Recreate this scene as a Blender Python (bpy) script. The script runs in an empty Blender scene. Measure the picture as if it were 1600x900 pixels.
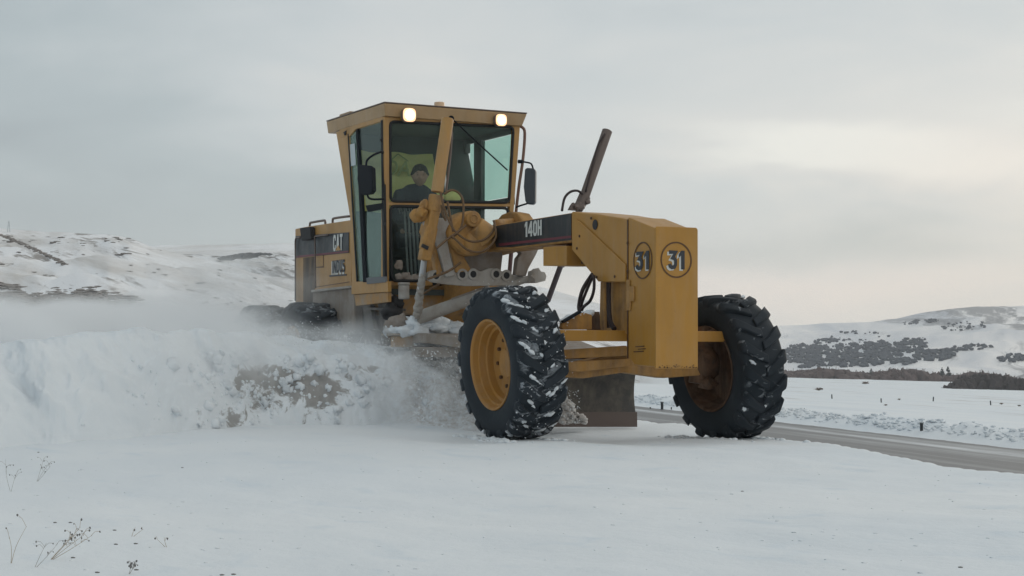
import bpy, bmesh, math, random
import numpy as np
from mathutils import Vector, Matrix, noise, Euler
R_ = math.radians
random.seed(7)
S = bpy.context.scene
COL = S.collection

# ------------------------------------------------------------------ camera
CAM = Vector((13.8716, -7.7834, 0.78263))
YAW, PITCH, ROLL, FPX = R_(25.885), R_(1.9912), R_(0.1845), 2837.0
D = Vector((-math.cos(YAW)*math.cos(PITCH), math.sin(YAW)*math.cos(PITCH), math.sin(PITCH)))
RT = D.cross(Vector((0, 0, 1))).normalized(); UP = RT.cross(D)
RT, UP = (RT*math.cos(ROLL) + UP*math.sin(ROLL)), (UP*math.cos(ROLL) - RT*math.sin(ROLL))
cam = bpy.data.cameras.new('camera'); co = bpy.data.objects.new('camera', cam); COL.objects.link(co)
co.matrix_world = Matrix.Translation(CAM) @ Matrix((RT, UP, -D)).transposed().to_4x4()
cam.sensor_width = 36; cam.lens = 36*FPX/1600; cam.clip_start = .1; cam.clip_end = 9000
S.camera = co
S.view_settings.view_transform = 'Standard'; S.view_settings.look = 'None'
S.view_settings.exposure = .10; S.view_settings.gamma = 1; S.view_settings.use_curve_mapping = False
S.cycles.max_bounces = 10; S.cycles.transparent_max_bounces = 16; S.cycles.volume_bounces = 6
S.cycles.diffuse_bounces = 3; S.cycles.glossy_bounces = 3
SUN_EL, SUN_AZ = R_(16), R_(118)      # low sun behind the cloud, out to the right of the picture

def P(u, v, X=None, Y=None, Z=None):
    """point of a known plane that the photograph shows at (u, v): used to measure the machine"""
    q = RT*((u-800)/FPX) + UP*((450-v)/FPX) + D
    i, val = (0, X) if X is not None else ((1, Y) if Y is not None else (2, Z))
    return CAM + q*((val-CAM[i])/q[i])

# ------------------------------------------------------------------ world
w = bpy.data.worlds.new('World'); S.world = w; w.use_nodes = True
nt = w.node_tree; nt.nodes.clear()
def N(t, typ, **k):
    n = t.nodes.new(typ)
    for a, b in k.items(): setattr(n, a, b)
    return n
def L(t, a, b): t.links.new(a, b)
out = N(nt, 'ShaderNodeOutputWorld'); mix = N(nt, 'ShaderNodeMixShader'); mix.inputs[0].default_value = .9
sky = N(nt, 'ShaderNodeTexSky', sky_type='NISHITA'); sky.sun_disc = False
sky.sun_elevation = SUN_EL; sky.sun_rotation = R_(90) - SUN_AZ
b1 = N(nt, 'ShaderNodeBackground'); b1.inputs[1].default_value = .08; L(nt, sky.outputs[0], b1.inputs[0])
b2 = N(nt, 'ShaderNodeBackground'); b2.inputs[1].default_value = 1.0
L(nt, b1.outputs[0], mix.inputs[1]); L(nt, b2.outputs[0], mix.inputs[2]); L(nt, mix.outputs[0], out.inputs[0])
tc = N(nt, 'ShaderNodeTexCoord')
def vm(t, op, a, b=None):
    n = N(t, 'ShaderNodeVectorMath', operation=op)
    for i, x in enumerate((a, b)):
        if x is None: continue
        if hasattr(x, 'is_output'): L(t, x, n.inputs[i])
        else: n.inputs[i].default_value = x
    return n
def mt(t, op, a, b=None, c=None, clamp=False):
    n = N(t, 'ShaderNodeMath', operation=op); n.use_clamp = clamp
    for i, x in enumerate((a, b, c)):
        if x is None: continue
        if hasattr(x, 'is_output'): L(t, x, n.inputs[i])
        else: n.inputs[i].default_value = x
    return n.outputs[0]
def noi(t, vec, scale, detail=4, rough=.5, dist=0):
    n = N(t, 'ShaderNodeTexNoise'); n.inputs['Scale'].default_value = scale
    n.inputs['Detail'].default_value = detail; n.inputs['Roughness'].default_value = rough; n.inputs['Distortion'].default_value = dist
    if vec is not None: L(t, vec, n.inputs['Vector'])
    return n.outputs['Fac']
def rampn(t, fac, stops, interp='LINEAR'):
    n = N(t, 'ShaderNodeValToRGB'); e = n.color_ramp; e.interpolation = interp
    while len(e.elements) < len(stops): e.elements.new(.5)
    for el, (p, c) in zip(e.elements, stops):
        el.position = p; el.color = (*c, 1) if hasattr(c, '__len__') else (c, c, c, 1)
    L(t, fac, n.inputs[0]); return n.outputs[0]
def mixc(t, fac, a, b):
    n = N(t, 'ShaderNodeMix', data_type='RGBA')
    for i, x in ((0, fac), (6, a), (7, b)):
        if hasattr(x, 'is_output'): L(t, x, n.inputs[i])
        else: n.inputs[i].default_value = (*x, 1) if hasattr(x, '__len__') else x
    return n.outputs[2]
gen = tc.outputs['Generated']
hx, hy = RT.x, RT.y; hn = math.hypot(hx, hy)
side = vm(nt, 'DOT_PRODUCT', gen, (hx/hn, hy/hn, 0)).outputs['Value']       # towards the bright side of the sky
sepn = N(nt, 'ShaderNodeSeparateXYZ'); L(nt, gen, sepn.inputs[0]); el = sepn.outputs[2]
wc = vm(nt, 'MULTIPLY', gen, (1.0, 1.0, 3.6)).outputs[0]
n1 = noi(nt, wc, 2.6, 5, .48, .6); n2 = noi(nt, wc, 7.0, 4, .5, .4)
fac = mt(nt, 'ADD', mt(nt, 'MULTIPLY', side, .62), mt(nt, 'ADD', mt(nt, 'MULTIPLY', mt(nt, 'SUBTRACT', n1, .5), 1.0), mt(nt, 'MULTIPLY', mt(nt, 'SUBTRACT', n2, .5), .45)))
def sky_dir(u, v):
    q = (RT*((u-800)/FPX)+UP*((450-v)/FPX)+D).normalized(); return q.x*hx/hn+q.y*hy/hn, q.z
def lobe(u, v, ru, rv, tilt, amp):       # one soft bank of cloud, a gaussian in azimuth and height
    s0, e0 = sky_dir(u, v); a = mt(nt, 'SUBTRACT', side, s0); b = mt(nt, 'SUBTRACT', el, e0)
    b = mt(nt, 'ADD', b, mt(nt, 'MULTIPLY', a, tilt)); b = mt(nt, 'ADD', b, mt(nt, 'MULTIPLY', mt(nt, 'SUBTRACT', n2, .5), .05))
    a = mt(nt, 'MULTIPLY', a, FPX/ru); b = mt(nt, 'MULTIPLY', b, FPX/rv)
    r2 = mt(nt, 'ADD', mt(nt, 'MULTIPLY', a, a), mt(nt, 'MULTIPLY', b, b))
    return mt(nt, 'MULTIPLY', mt(nt, 'EXPONENT', mt(nt, 'MULTIPLY', r2, -1)), amp)
for lb in ((1440, 262, 460, 62, .10, .34), (1180, 238, 300, 45, .12, .16), (120, 330, 420, 120, 0, -.30), (60, 60, 300, 160, 0, -.12), (1150, 400, 380, 50, -.12, -.16), (1450, 380, 260, 50, .35, -.16), (760, 60, 420, 120, 0, .10), (560, 300, 200, 80, .2, -.10), (1350, 445, 420, 26, -.05, .20), (1480, 90, 350, 90, 0, -.08)):
    fac = mt(nt, 'ADD', fac, lobe(*lb))
fac = mt(nt, 'ADD', fac, .58, clamp=True)
base = rampn(nt, fac, [(0, (.33, .375, .395)), (.3, (.42, .475, .49)), (.55, (.56, .595, .60)), (.8, (.68, .68, .655)), (1, (.84, .83, .77))])
lowb = mt(nt, 'MULTIPLY', mt(nt, 'SUBTRACT', 1, mt(nt, 'MULTIPLY', mt(nt, 'ABSOLUTE', mt(nt, 'SUBTRACT', el, .03)), 14), clamp=True), mt(nt, 'MULTIPLY_ADD', side, 2.2, .25, clamp=True))
lowb = mt(nt, 'MULTIPLY', lowb, mt(nt, 'MULTIPLY_ADD', n2, 1.2, -.1, clamp=True), clamp=True)
base = mixc(nt, lowb, base, (.78, .69, .60))
base = mixc(nt, mt(nt, 'MULTIPLY', mt(nt, 'MULTIPLY_ADD', side, -3.2, -.25, clamp=True), mt(nt, 'SUBTRACT', 1, mt(nt, 'MULTIPLY', el, 6), clamp=True)), base, (.33, .37, .395))
base = mixc(nt, mt(nt, 'ADD', lobe(1340, 446, 330, 30, -.05, .75), mt(nt, 'ADD', lobe(1560, 260, 200, 60, 0, .45), lobe(960, 455, 260, 60, 0, .35)), clamp=True), base, (.83, .735, .665))
base = mixc(nt, .05, base, (.47, .57, .70))
L(nt, base, b2.inputs[0])

# ------------------------------------------------------------------ sun
sl = bpy.data.lights.new('sun', 'SUN'); sl.energy = .5; sl.angle = R_(25); sl.color = (1, .93, .84)
so = bpy.data.objects.new('sun', sl); COL.objects.link(so)
sd = Vector((math.cos(SUN_AZ)*math.cos(SUN_EL), math.sin(SUN_AZ)*math.cos(SUN_EL), math.sin(SUN_EL)))
so.rotation_euler = sd.to_track_quat('Z', 'Y').to_euler()

# ------------------------------------------------------------------ materials
def mat(name, color, rough=.6, metal=0, spec=.5):
    m = bpy.data.materials.new(name); m.use_nodes = True
    b = m.node_tree.nodes['Principled BSDF']
    b.inputs['Base Color'].default_value = (*color, 1); b.inputs['Roughness'].default_value = rough
    b.inputs['Metallic'].default_value = metal; b.inputs['Specular IOR Level'].default_value = spec
    return m
def bump(m, h, strength=.3, dist=.02):
    t = m.node_tree; b = N(t, 'ShaderNodeBump'); b.inputs['Strength'].default_value = strength; b.inputs['Distance'].default_value = dist
    L(t, h, b.inputs['Height']); L(t, b.outputs[0], t.nodes['Principled BSDF'].inputs['Normal'])
def objco(t): return N(t, 'ShaderNodeTexCoord').outputs['Object']

def paint(name, col, dirt=.35, rough=.42, dcol=(.16, .115, .07), scale=3.0, lowdust=0.0, streak=True):
    m = mat(name, col, rough); t = m.node_tree; b = t.nodes['Principled BSDF']; o = objco(t)
    st = vm(t, 'MULTIPLY', o, (1, 1, .18)).outputs[0]
    a = noi(t, o, scale, 6, .65, .3); s = noi(t, st, 9, 5, .6)
    f = mt(t, 'MULTIPLY', rampn(t, a, [(.42, 0), (.75, 1)]), dirt)
    f = mt(t, 'ADD', f, mt(t, 'MULTIPLY', rampn(t, s, [(.5, 0), (.8, 1)]), dirt*.7), clamp=True)
    c = mixc(t, rampn(t, noi(t, o, 1.3, 3), [(.3, 0), (.7, .35)]), col, tuple(x*.78 for x in col))
    c = mixc(t, f, c, dcol)
    c = mixc(t, mt(t, 'MULTIPLY', rampn(t, noi(t, vm(t, 'MULTIPLY', o, (1.4, 1.4, .25)).outputs[0], 5, 7, .7, .5), [(.45, 0), (.7, 1)]), min(.24, dirt*1.1)), c, (.40, .33, .25))
    chips = rampn(t, noi(t, o, 38, 3, .6), [(.70, 0), (.73, 1)])
    c = mixc(t, mt(t, 'MULTIPLY', chips, min(1, dirt*1.6)), c, (.10, .055, .03))
    if lowdust > 0:
        z = N(t, 'ShaderNodeSeparateXYZ'); L(t, o, z.inputs[0])
        g = mt(t, 'ADD', mt(t, 'MULTIPLY', mt(t, 'SUBTRACT', lowdust, z.outputs[2]), 1.4), mt(t, 'MULTIPLY', mt(t, 'SUBTRACT', a, .5), 2.4))
        c = mixc(t, mt(t, 'MULTIPLY', g, 1, clamp=True), c, (.36, .34, .31))
    L(t, c, b.inputs['Base Color'])
    L(t, mt(t, 'MULTIPLY_ADD', a, .5, rough-.2, clamp=True), b.inputs['Roughness'])
    bump(m, a, .08, .01); return m
YEL = (.47, .232, .034)
M = {}
M['yellow'] = paint('yellow_paint', YEL, .16)
M['yellow_cab'] = paint('weathered_yellow_paint', (.46, .25, .07), .28)
M['rim'] = paint('rim_paint', (.42, .20, .035), .40, .5, (.17, .10, .055), 4)
M['yellow_dirty'] = paint('dirty_yellow_paint', (.46, .24, .06), .7, .6, (.13, .075, .04), 5)
M['yellow_low'] = paint('muddy_yellow_paint', (.45, .24, .07), .6, .6, (.15, .12, .09), 5, lowdust=1.35)
M['roof'] = paint('dusty_roof_paint', (.42, .27, .13), .3)
M['caked'] = paint('caked_grey_mud', (.30, .27, .245), .6, .85, (.16, .10, .055), 6)
M['caked2'] = paint('caked_pale_slush', (.42, .40, .375), .5, .85, (.20, .15, .10), 7)
M['rod'] = mat('grey_brown_steel', (.16, .125, .11), .5, .3)
M['chrome'] = mat('dusty_chrome', (.55, .56, .57), .35, .6)
M['black'] = mat('black_plastic', (.012, .015, .02), .8, 0, .2)
M['rubberseal'] = mat('rubber_seal', (.012, .014, .016), .7)
M['hose'] = mat('rubber_hose', (.035, .022, .022), .6)
M['hose2'] = mat('dusty_hose', (.15, .09, .045), .7)
M['blackdecal'] = paint('black_decal', (.018, .026, .034), .10, .4, (.09, .08, .06), 6)
M['soot_and_hole_shade'] = mat('soot_and_hole_shade', (.03, .03, .032), .8)  # near-black, for soot and for the shade painted inside holes
M['red'] = mat('faded_red_stripe', (.16, .035, .05), .5)
M['white'] = mat('white_lettering', (.62, .63, .6), .5)
M['ink'] = mat('dark_lettering', (.03, .035, .045), .5)
M['ring'] = mat('dark_brown_ring', (.10, .045, .015), .5)
M['interior'] = mat('dark_cab_interior', (.075, .092, .09), .7)
M['greybar'] = mat('grey_steel', (.14, .15, .16), .6)
M['mud'] = paint('muddy_dark_steel', (.07, .07, .07), .9, .8, (.22, .20, .18), 7)
M['rust_and_shade'] = paint('dark_rust_and_shade', (.11, .05, .022), .9, .8, (.03, .018, .012), 9)  # dark rust; also the painted shade on the under box
M['blade'] = paint('worn_blade_steel', (.075, .072, .068), .7, .6, (.19, .165, .135), 6)
M['skin'] = mat('skin', (.36, .22, .165), .6)
M['hair'] = mat('dark_hair', (.02, .016, .014), .8)
M['cloth'] = mat('navy_jacket', (.022, .028, .045), .85)
M['amber'] = mat('amber_lens', (.80, .56, .36), .35)
M['post'] = mat('dark_post', (.05, .055, .06), .8)
M['decalwhite'] = mat('pale_sticker', (.50, .56, .58), .6)

def banner_mat():
    m = mat('yellow_banner_cloth', (.75, .68, .25), .85); t = m.node_tree; o = objco(t)
    b = t.nodes['Principled BSDF']
    L(t, mixc(t, noi(t, o, 4, 4), (.68, .64, .20), (.85, .80, .38)), b.inputs['Base Color'])
    wv = N(t, 'ShaderNodeTexWave'); wv.inputs['Scale'].default_value = 2.2; wv.inputs['Distortion'].default_value = 6; L(t, o, wv.inputs[0])
    bump(m, wv.outputs['Fac'], .6, .05); return m
M['banner'] = banner_mat()
def glass(name, tint, refl, haze=0.0, hcol=(.4, .5, .47)):
    m = bpy.data.materials.new(name); m.use_nodes = True; t = m.node_tree; t.nodes.clear()
    o = N(t, 'ShaderNodeOutputMaterial'); tr = N(t, 'ShaderNodeBsdfTransparent'); tr.inputs[0].default_value = (*tint, 1)
    gl = N(t, 'ShaderNodeBsdfGlossy'); gl.inputs['Roughness'].default_value = .04; gl.inputs[0].default_value = (.85, .95, .93, 1)
    fr = N(t, 'ShaderNodeLayerWeight'); fr.inputs[0].default_value = .5
    a = N(t, 'ShaderNodeMixShader'); L(t, mt(t, 'MULTIPLY_ADD', mt(t, 'POWER', fr.outputs[1], 4.0), .45, refl, clamp=True), a.inputs[0]); L(t, tr.outputs[0], a.inputs[1]); L(t, gl.outputs[0], a.inputs[2])
    df = N(t, 'ShaderNodeBsdfDiffuse'); df.inputs[0].default_value = (*hcol, 1)
    b = N(t, 'ShaderNodeMixShader'); oc = objco(t)
    f = mt(t, 'MULTIPLY_ADD', rampn(t, noi(t, oc, 5, 5, .6), [(.35, 0), (.75, 1)]), haze, haze*.5, clamp=True)
    L(t, f, b.inputs[0]); L(t, a.outputs[0], b.inputs[1]); L(t, df.outputs[0], b.inputs[2]); L(t, b.outputs[0], o.inputs[0])
    return m
M['glass'] = glass('windscreen_glass', (.93, .97, .95), .01, .03, (.35, .42, .40))
M['glass_clear'] = glass('clear_side_glass', (.78, .93, .885), .02, .03)
M['glass_dirt_refl'] = glass('dirty_reflecting_glass', (.75, .85, .82), .06, .30, (.30, .42, .38))  # pale green diffuse layer paints both dirt and the panes' reflection
def emis(name, col, s):
    m = bpy.data.materials.new(name); m.use_nodes = True; t = m.node_tree
    b = t.nodes['Principled BSDF']; b.inputs['Emission Color'].default_value = (*col, 1); b.inputs['Emission Strength'].default_value = s
    return m
M['lamp'] = emis('lit_lamp', (1, .86, .66), 7)
M['lampedge'] = emis('lamp_rim_glow', (1, .45, .16), 1.1)

def snow(name, dirt=0.0, tex=1.0, brown=(.20, .17, .14), col=(.78, .83, .88), world_scale=1.0):
    m = mat(name, col, .75, 0, .25); t = m.node_tree; b = t.nodes['Principled BSDF']; o = objco(t)
    big = noi(t, o, .22*world_scale, 4, .5); fine = noi(t, o, 14*world_scale, 6, .65)
    c = mixc(t, rampn(t, big, [(.35, 0), (.65, 1)]), (.735, .785, .828), (.805, .835, .856))
    dent_shade = rampn(t, noi(t, vm(t, 'MULTIPLY', o, (1, 1.6, 1)).outputs[0], 1.7*world_scale, 5, .6, .5), [(.57, 0), (.75, 1)])
    c = mixc(t, mt(t, 'MULTIPLY', dent_shade, .7), c, (.64, .72, .79))  # bluish shade of dents put into the colour by noise
    if dirt:
        n = noi(t, o, 2.1, 7, .62, .8)
        c = mixc(t, mt(t, 'MULTIPLY', rampn(t, n, [(.60-dirt*.1, 0), (.66, 1)]), dirt), c, brown)
    L(t, c, b.inputs['Base Color'])
    med = noi(t, o, 2.4*world_scale, 6, .6)
    bump(m, mt(t, 'ADD', mt(t, 'MULTIPLY', fine, .25*tex), mt(t, 'MULTIPLY', med, tex)), .35, .05)
    return m, t, b, c, o
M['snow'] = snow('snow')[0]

# ------------------------------------------------------------------ mesh helpers
def norm_label(o, label=None, cat=None, group=None, kind=None):
    for k, v in (('label', label), ('category', cat), ('group', group), ('kind', kind)):
        if v: o[k] = v
    return o
class MB:
    def __init__(s): s.v = []; s.f = []; s.g = []
    def add(s, v, f):
        n = len(s.v); s.g.append((n, len(s.f))); s.v += [tuple(x) for x in v]; s.f += [tuple(i+n for i in q) for q in f]
    def prism(s, pts, off):
        k = len(pts); off = Vector(off); a = [Vector(p) for p in pts]; b = [p+off for p in a]
        s.add(a+b, [tuple(range(k)), tuple(range(2*k-1, k-1, -1))] + [(i, (i+1) % k, k+(i+1) % k, k+i) for i in range(k)]); return s
    def box(s, x0, x1, y0, y1, z0, z1):
        return s.prism([(x0, y0, z0), (x1, y0, z0), (x1, y1, z0), (x0, y1, z0)], (0, 0, z1-z0))
    def beam(s, a, b, w, h, up=(0, 0, 1)):
        a, b = Vector(a), Vector(b); d = (b-a).normalized(); x = d.cross(Vector(up)).normalized()*w/2; y = x.normalized().cross(d)*h/2
        return s.prism([a-x-y, a+x-y, a+x+y, a-x+y], b-a)
    def cyl(s, a, b, r, r2=None, n=20):
        a, b = Vector(a), Vector(b); r2 = r if r2 is None else r2; d = (b-a).normalized()
        x = d.orthogonal().normalized(); y = d.cross(x)
        va = [a+(x*math.cos(t)+y*math.sin(t))*r for t in [2*math.pi*i/n for i in range(n)]]
        vb = [b+(x*math.cos(t)+y*math.sin(t))*r2 for t in [2*math.pi*i/n for i in range(n)]]
        s.add(va+vb, [tuple(range(n-1, -1, -1)), tuple(range(n, 2*n))] + [(i, (i+1) % n, n+(i+1) % n, n+i) for i in range(n)]); return s
    def ring(s, c, axis, ro, ri, d, n=28):
        c, ax = Vector(c), Vector(axis).normalized(); x = ax.orthogonal().normalized(); y = ax.cross(x); v = []
        for (r, o) in ((ro, 0), (ro, d), (ri, d), (ri, 0)):
            v += [c+ax*o+(x*math.cos(t)+y*math.sin(t))*r for t in [2*math.pi*i/n for i in range(n)]]
        s.add(v, [(j*n+i, j*n+(i+1) % n, ((j+1) % 4)*n+(i+1) % n, ((j+1) % 4)*n+i) for j in range(4) for i in range(n)]); return s
    def tube(s, pts, r, n=8, sm=5, closed=False):
        p = [Vector(q) for q in pts]
        if sm > 1 and len(p) > 2:
            q = []
            m = len(p)
            for i in range(m if closed else m-1):
                g = (lambda j: p[j % m]) if closed else (lambda j: p[max(0, min(m-1, j))])
                p0, p1, p2, p3 = g(i-1), g(i), g(i+1), g(i+2)
                for k in range(sm):
                    t = k/sm
                    q.append(.5*((2*p1)+(p2-p0)*t+(2*p0-5*p1+4*p2-p3)*t*t+(3*p1-p0-3*p2+p3)*t**3))
            if not closed: q.append(p[-1])
            p = q
        m = len(p); v = []; x = None
        for i in range(m):
            a = p[(i-1) % m] if closed or i else p[0]; b = p[(i+1) % m] if closed or i < m-1 else p[-1]
            d = (b-a).normalized() if (b-a).length > 1e-9 else Vector((0, 0, 1))
            x = d.orthogonal().normalized() if x is None else (x-d*x.dot(d)).normalized()
            y = d.cross(x); rr = r(i/(m-1)) if callable(r) else r
            v += [p[i]+(x*math.cos(t)+y*math.sin(t))*rr for t in [2*math.pi*k/n for k in range(n)]]
        f = [(i*n+k, i*n+(k+1) % n, ((i+1) % m)*n+(k+1) % n, ((i+1) % m)*n+k) for i in range(m if closed else m-1) for k in range(n)]
        if not closed: f += [tuple(range(n-1, -1, -1)), tuple(range((m-1)*n, m*n))]
        s.add(v, f); return s
    def lathe(s, prof, n=48, c=(0, 0, 0)):      # profile (y, r) round the local Y axis
        c = Vector(c); m = len(prof); v = []
        for (y, r) in prof:
            v += [c+Vector((r*math.cos(t), y, r*math.sin(t))) for t in [2*math.pi*i/n for i in range(n)]]
        s.add(v, [(j*n+i, j*n+(i+1) % n, (j+1)*n+(i+1) % n, (j+1)*n+i) for j in range(m-1) for i in range(n)]); return s
    def blob(s, c, r, sc=(1, 1, 1), amp=.25, sub=2, fr=1.6, seed=0, sharp=False):
        bm = bmesh.new(); bmesh.ops.create_icosphere(bm, subdivisions=sub, radius=1); c = Vector(c); so_ = Vector((seed*3.7, seed*1.3, seed*7.1))
        vs = []
        for q in bm.verts:
            k = 1+amp*noise.noise(q.co*fr+so_)*2
            vs.append((c.x+q.co.x*r*sc[0]*k, c.y+q.co.y*r*sc[1]*k, c.z+q.co.z*r*sc[2]*k))
        s.add(vs, [tuple(x.index for x in f.verts) for f in bm.faces]); bm.free(); return s
    def pieces(s):
        out = []; 
        for k, (v0, f0) in enumerate(s.g):
            v1, f1 = s.g[k+1] if k+1 < len(s.g) else (len(s.v), len(s.f)); m = MB(); m.v = s.v[v0:v1]; m.f = [tuple(i-v0 for i in f) for f in s.f[f0:f1]]; m.g = [(0, 0)]; out.append(m)
        return out
    def build(s, name, m, parent=None, bevel=0, smooth=None, fix=True):
        me = bpy.data.meshes.new(name); me.from_pydata(s.v, [], s.f); me.materials.append(m)
        if fix:
            bm = bmesh.new(); bm.from_mesh(me); bmesh.ops.recalc_face_normals(bm, faces=bm.faces); bm.to_mesh(me); bm.free()
        if smooth is not None:
            me.polygons.foreach_set('use_smooth', [True]*len(me.polygons))
            if smooth < 180: me.set_sharp_from_angle(angle=R_(smooth))
        o = bpy.data.objects.new(name, me); COL.objects.link(o)
        if parent is not None: o.parent = parent
        if bevel:
            b = o.modifiers.new('bevel', 'BEVEL'); b.width = bevel; b.segments = 2; b.limit_method = 'ANGLE'; b.angle_limit = R_(40)
        return o
def empty(name, loc, label=None, cat=None, group=None, kind=None):
    o = bpy.data.objects.new(name, None); COL.objects.link(o); o.location = loc; o.empty_display_size = .2
    return norm_label(o, label, cat, group, kind)
def ss(a, b, x):
    t = max(0, min(1, (x-a)/(b-a))); return t*t*(3-2*t)
def lerp_tab(tab, x):
    if x <= tab[0][0]: return tab[0][1]
    for (a, b), (c, d) in zip(tab, tab[1:]):
        if x <= c: return b+(d-b)*(x-a)/(c-a)
    return tab[-1][1]

# ------------------------------------------------------------------ ground
ROAD_O = Vector((-4.421, 2.745)); _d = (Vector((-4.421, 2.745))-Vector((4.556, .489))).normalized()
ROAD_D = _d; ROAD_N = Vector((_d.y, -_d.x))            # along the road (away), and across to its far side
if ROAD_N.y < 0: ROAD_N = -ROAD_N
RW = 3.45                                               # width of cleared asphalt
def rs(x, y):
    q = Vector((x, y))-ROAD_O; return q.dot(ROAD_N), q.dot(ROAD_D)
DROP = [(0, 0), (RW+1, -.22), (RW+5, -.95), (24, -1.75), (60, -3.5), (160, -6.7), (300, -9.6), (2500, -24)]
def ground_h(x, y):
    s, a = rs(x, y); p = Vector((x, y, 0))
    r = math.hypot(x-CAM.x, y-CAM.y)
    z = 0.0
    if s < .5:
        z += .05*noise.noise(p*.35)*ss(3, 12, r) + .014*noise.noise(p*1.3) + (.006*noise.noise(p*4.7) if r < 40 else 0)
        z += .10*ss(.4, 2.6, -x)*ss(-.2, 1.0, -y)+.045*ss(.2, 1.0, -y)*(1-ss(.4, 2.6, -x))*ss(3.5, 1.0, x)
        z += .018*noise.noise(Vector((x*.8+y*.3, y*2.2-x*.6, 4)))
        if r > 70: z += (r-70)*.004
    lip = .012*noise.noise(Vector((a*.9, 3, 0)))+.02*noise.noise(Vector((a*3.1, 9, 0)))
    cut = ss(-.05+lip, .30+lip, s)
    road = -.24
    bank = .11*math.exp(-((s-RW-.55)/.5)**2)*(1+.7*noise.noise(p*1.8)+.5*noise.noise(p*4.1))
    k = ss(RW-.3, RW+.9, s)
    far = lerp_tab(DROP, s)+.05*noise.noise(p*.3)+.12*noise.noise(p*.05)*ss(10, 40, s)
    zz = road*(1-k)+far*k + bank*ss(RW-.45, RW-.1, s)
    return z*(1-cut)+zz*cut
vs, fs = [], []
az0 = math.atan2(D.y, D.x)
azs = []
a = -math.pi
while a < math.pi-1e-6:
    azs.append(a); a += R_(.11) if abs(a) < R_(19) else (R_(.6) if abs(a) < R_(30) else R_(5))
rr = []; r = 1.2
while r < 45: rr.append(r); r *= 1.0125
while r < 4200: rr.append(r); r *= 1.05
rr.append(4200)
for r in rr:
    for a in azs:
        x = CAM.x+r*math.cos(az0-a); y = CAM.y+r*math.sin(az0-a); vs.append((x, y, ground_h(x, y)))
na = len(azs)
for j in range(len(rr)-1):
    for i in range(na): fs.append((j*na+i, (j+1)*na+i, (j+1)*na+(i+1) % na, j*na+(i+1) % na))
vs.append((CAM.x, CAM.y, 0)); c0 = len(vs)-1
for i in range(na): fs.append((i, (i+1) % na, c0))
g = MB(); g.v = vs; g.f = fs
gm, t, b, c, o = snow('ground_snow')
# far fields: dry tufts showing through, from 40 m on
geo = N(t, 'ShaderNodeNewGeometry').outputs['Position']
vd = vm(t, 'DISTANCE', geo, tuple(CAM)).outputs['Value']
st = vm(t, 'MULTIPLY', geo, (.12, .5, 1)).outputs[0]
rot = N(t, 'ShaderNodeVectorRotate', rotation_type='Z_AXIS'); rot.inputs['Angle'].default_value = -math.atan2(ROAD_D.y, ROAD_D.x); L(t, geo, rot.inputs[0])
st = vm(t, 'MULTIPLY', rot.outputs[0], (.035, .16, 1)).outputs[0]
tuft = rampn(t, noi(t, st, 1.0, 7, .68, .4), [(.56, 0), (.70, 1)])
f = mt(t, 'MULTIPLY', tuft, mt(t, 'MULTIPLY', mt(t, 'SUBTRACT', vd, 60), .012, clamp=True), clamp=True)
c = mixc(t, mt(t, 'MULTIPLY', f, .6), c, (.26, .22, .19))
L(t, c, b.inputs['Base Color'])
ground = g.build('ground', gm, smooth=180, fix=False); norm_label(ground, kind='structure')

# asphalt road, 4 mm clear of the ground sheet below it
rm = mat('wet_snowy_asphalt', (.1, .1, .1), .45); t = rm.node_tree; b = t.nodes['Principled BSDF']
geo = N(t, 'ShaderNodeNewGeometry').outputs['Position']
rot = N(t, 'ShaderNodeVectorRotate', rotation_type='Z_AXIS'); rot.inputs['Angle'].default_value = -math.atan2(ROAD_D.y, ROAD_D.x)
L(t, vm(t, 'SUBTRACT', geo, (ROAD_O.x, ROAD_O.y, 0)).outputs[0], rot.inputs[0])
sp = N(t, 'ShaderNodeSeparateXYZ'); L(t, rot.outputs[0], sp.inputs[0])
st = noi(t, vm(t, 'MULTIPLY', rot.outputs[0], (.06, 2.2, 1)).outputs[0], 1.0, 6, .6)
st2 = noi(t, vm(t, 'MULTIPLY', rot.outputs[0], (.6, 3.5, 1)).outputs[0], 1.6, 6, .7)
acr = mt(t, 'ABSOLUTE', sp.outputs[1])
band = mt(t, 'SUBTRACT', 1, mt(t, 'MULTIPLY', mt(t, 'ABSOLUTE', mt(t, 'SUBTRACT', acr, 2.75)), 5.5), clamp=True)
f = mt(t, 'ADD', rampn(t, st, [(.52, 0), (.68, .6)]), mt(t, 'MULTIPLY', band, .95), clamp=True)
f = mt(t, 'MULTIPLY', f, mt(t, 'MULTIPLY_ADD', st2, 1.5, -.05, clamp=True), clamp=True)
L(t, mixc(t, f, mixc(t, st2, (.062, .063, .066), (.125, .125, .128)), (.60, .63, .66)), b.inputs['Base Color'])
bump(rm, st2, .3, .01)
q = MB()
def rp(s, a, z): p = ROAD_O+ROAD_N*s+ROAD_D*a; return (p.x, p.y, z)
aa = [-60+i*4 for i in range(150)]
q.v = [rp(s, a, -.15) for a in aa for s in (-.04, RW+.1)]
q.f = [(2*i, 2*i+1, 2*i+3, 2*i+2) for i in range(len(aa)-1)]
# the road sheet sits at -0.20, 1 cm over the ground's -0.21
q.v = [(x, y, -.22) for (x, y, z) in q.v]
road = q.build('road', rm, fix=False); norm_label(road, kind='structure')

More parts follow.
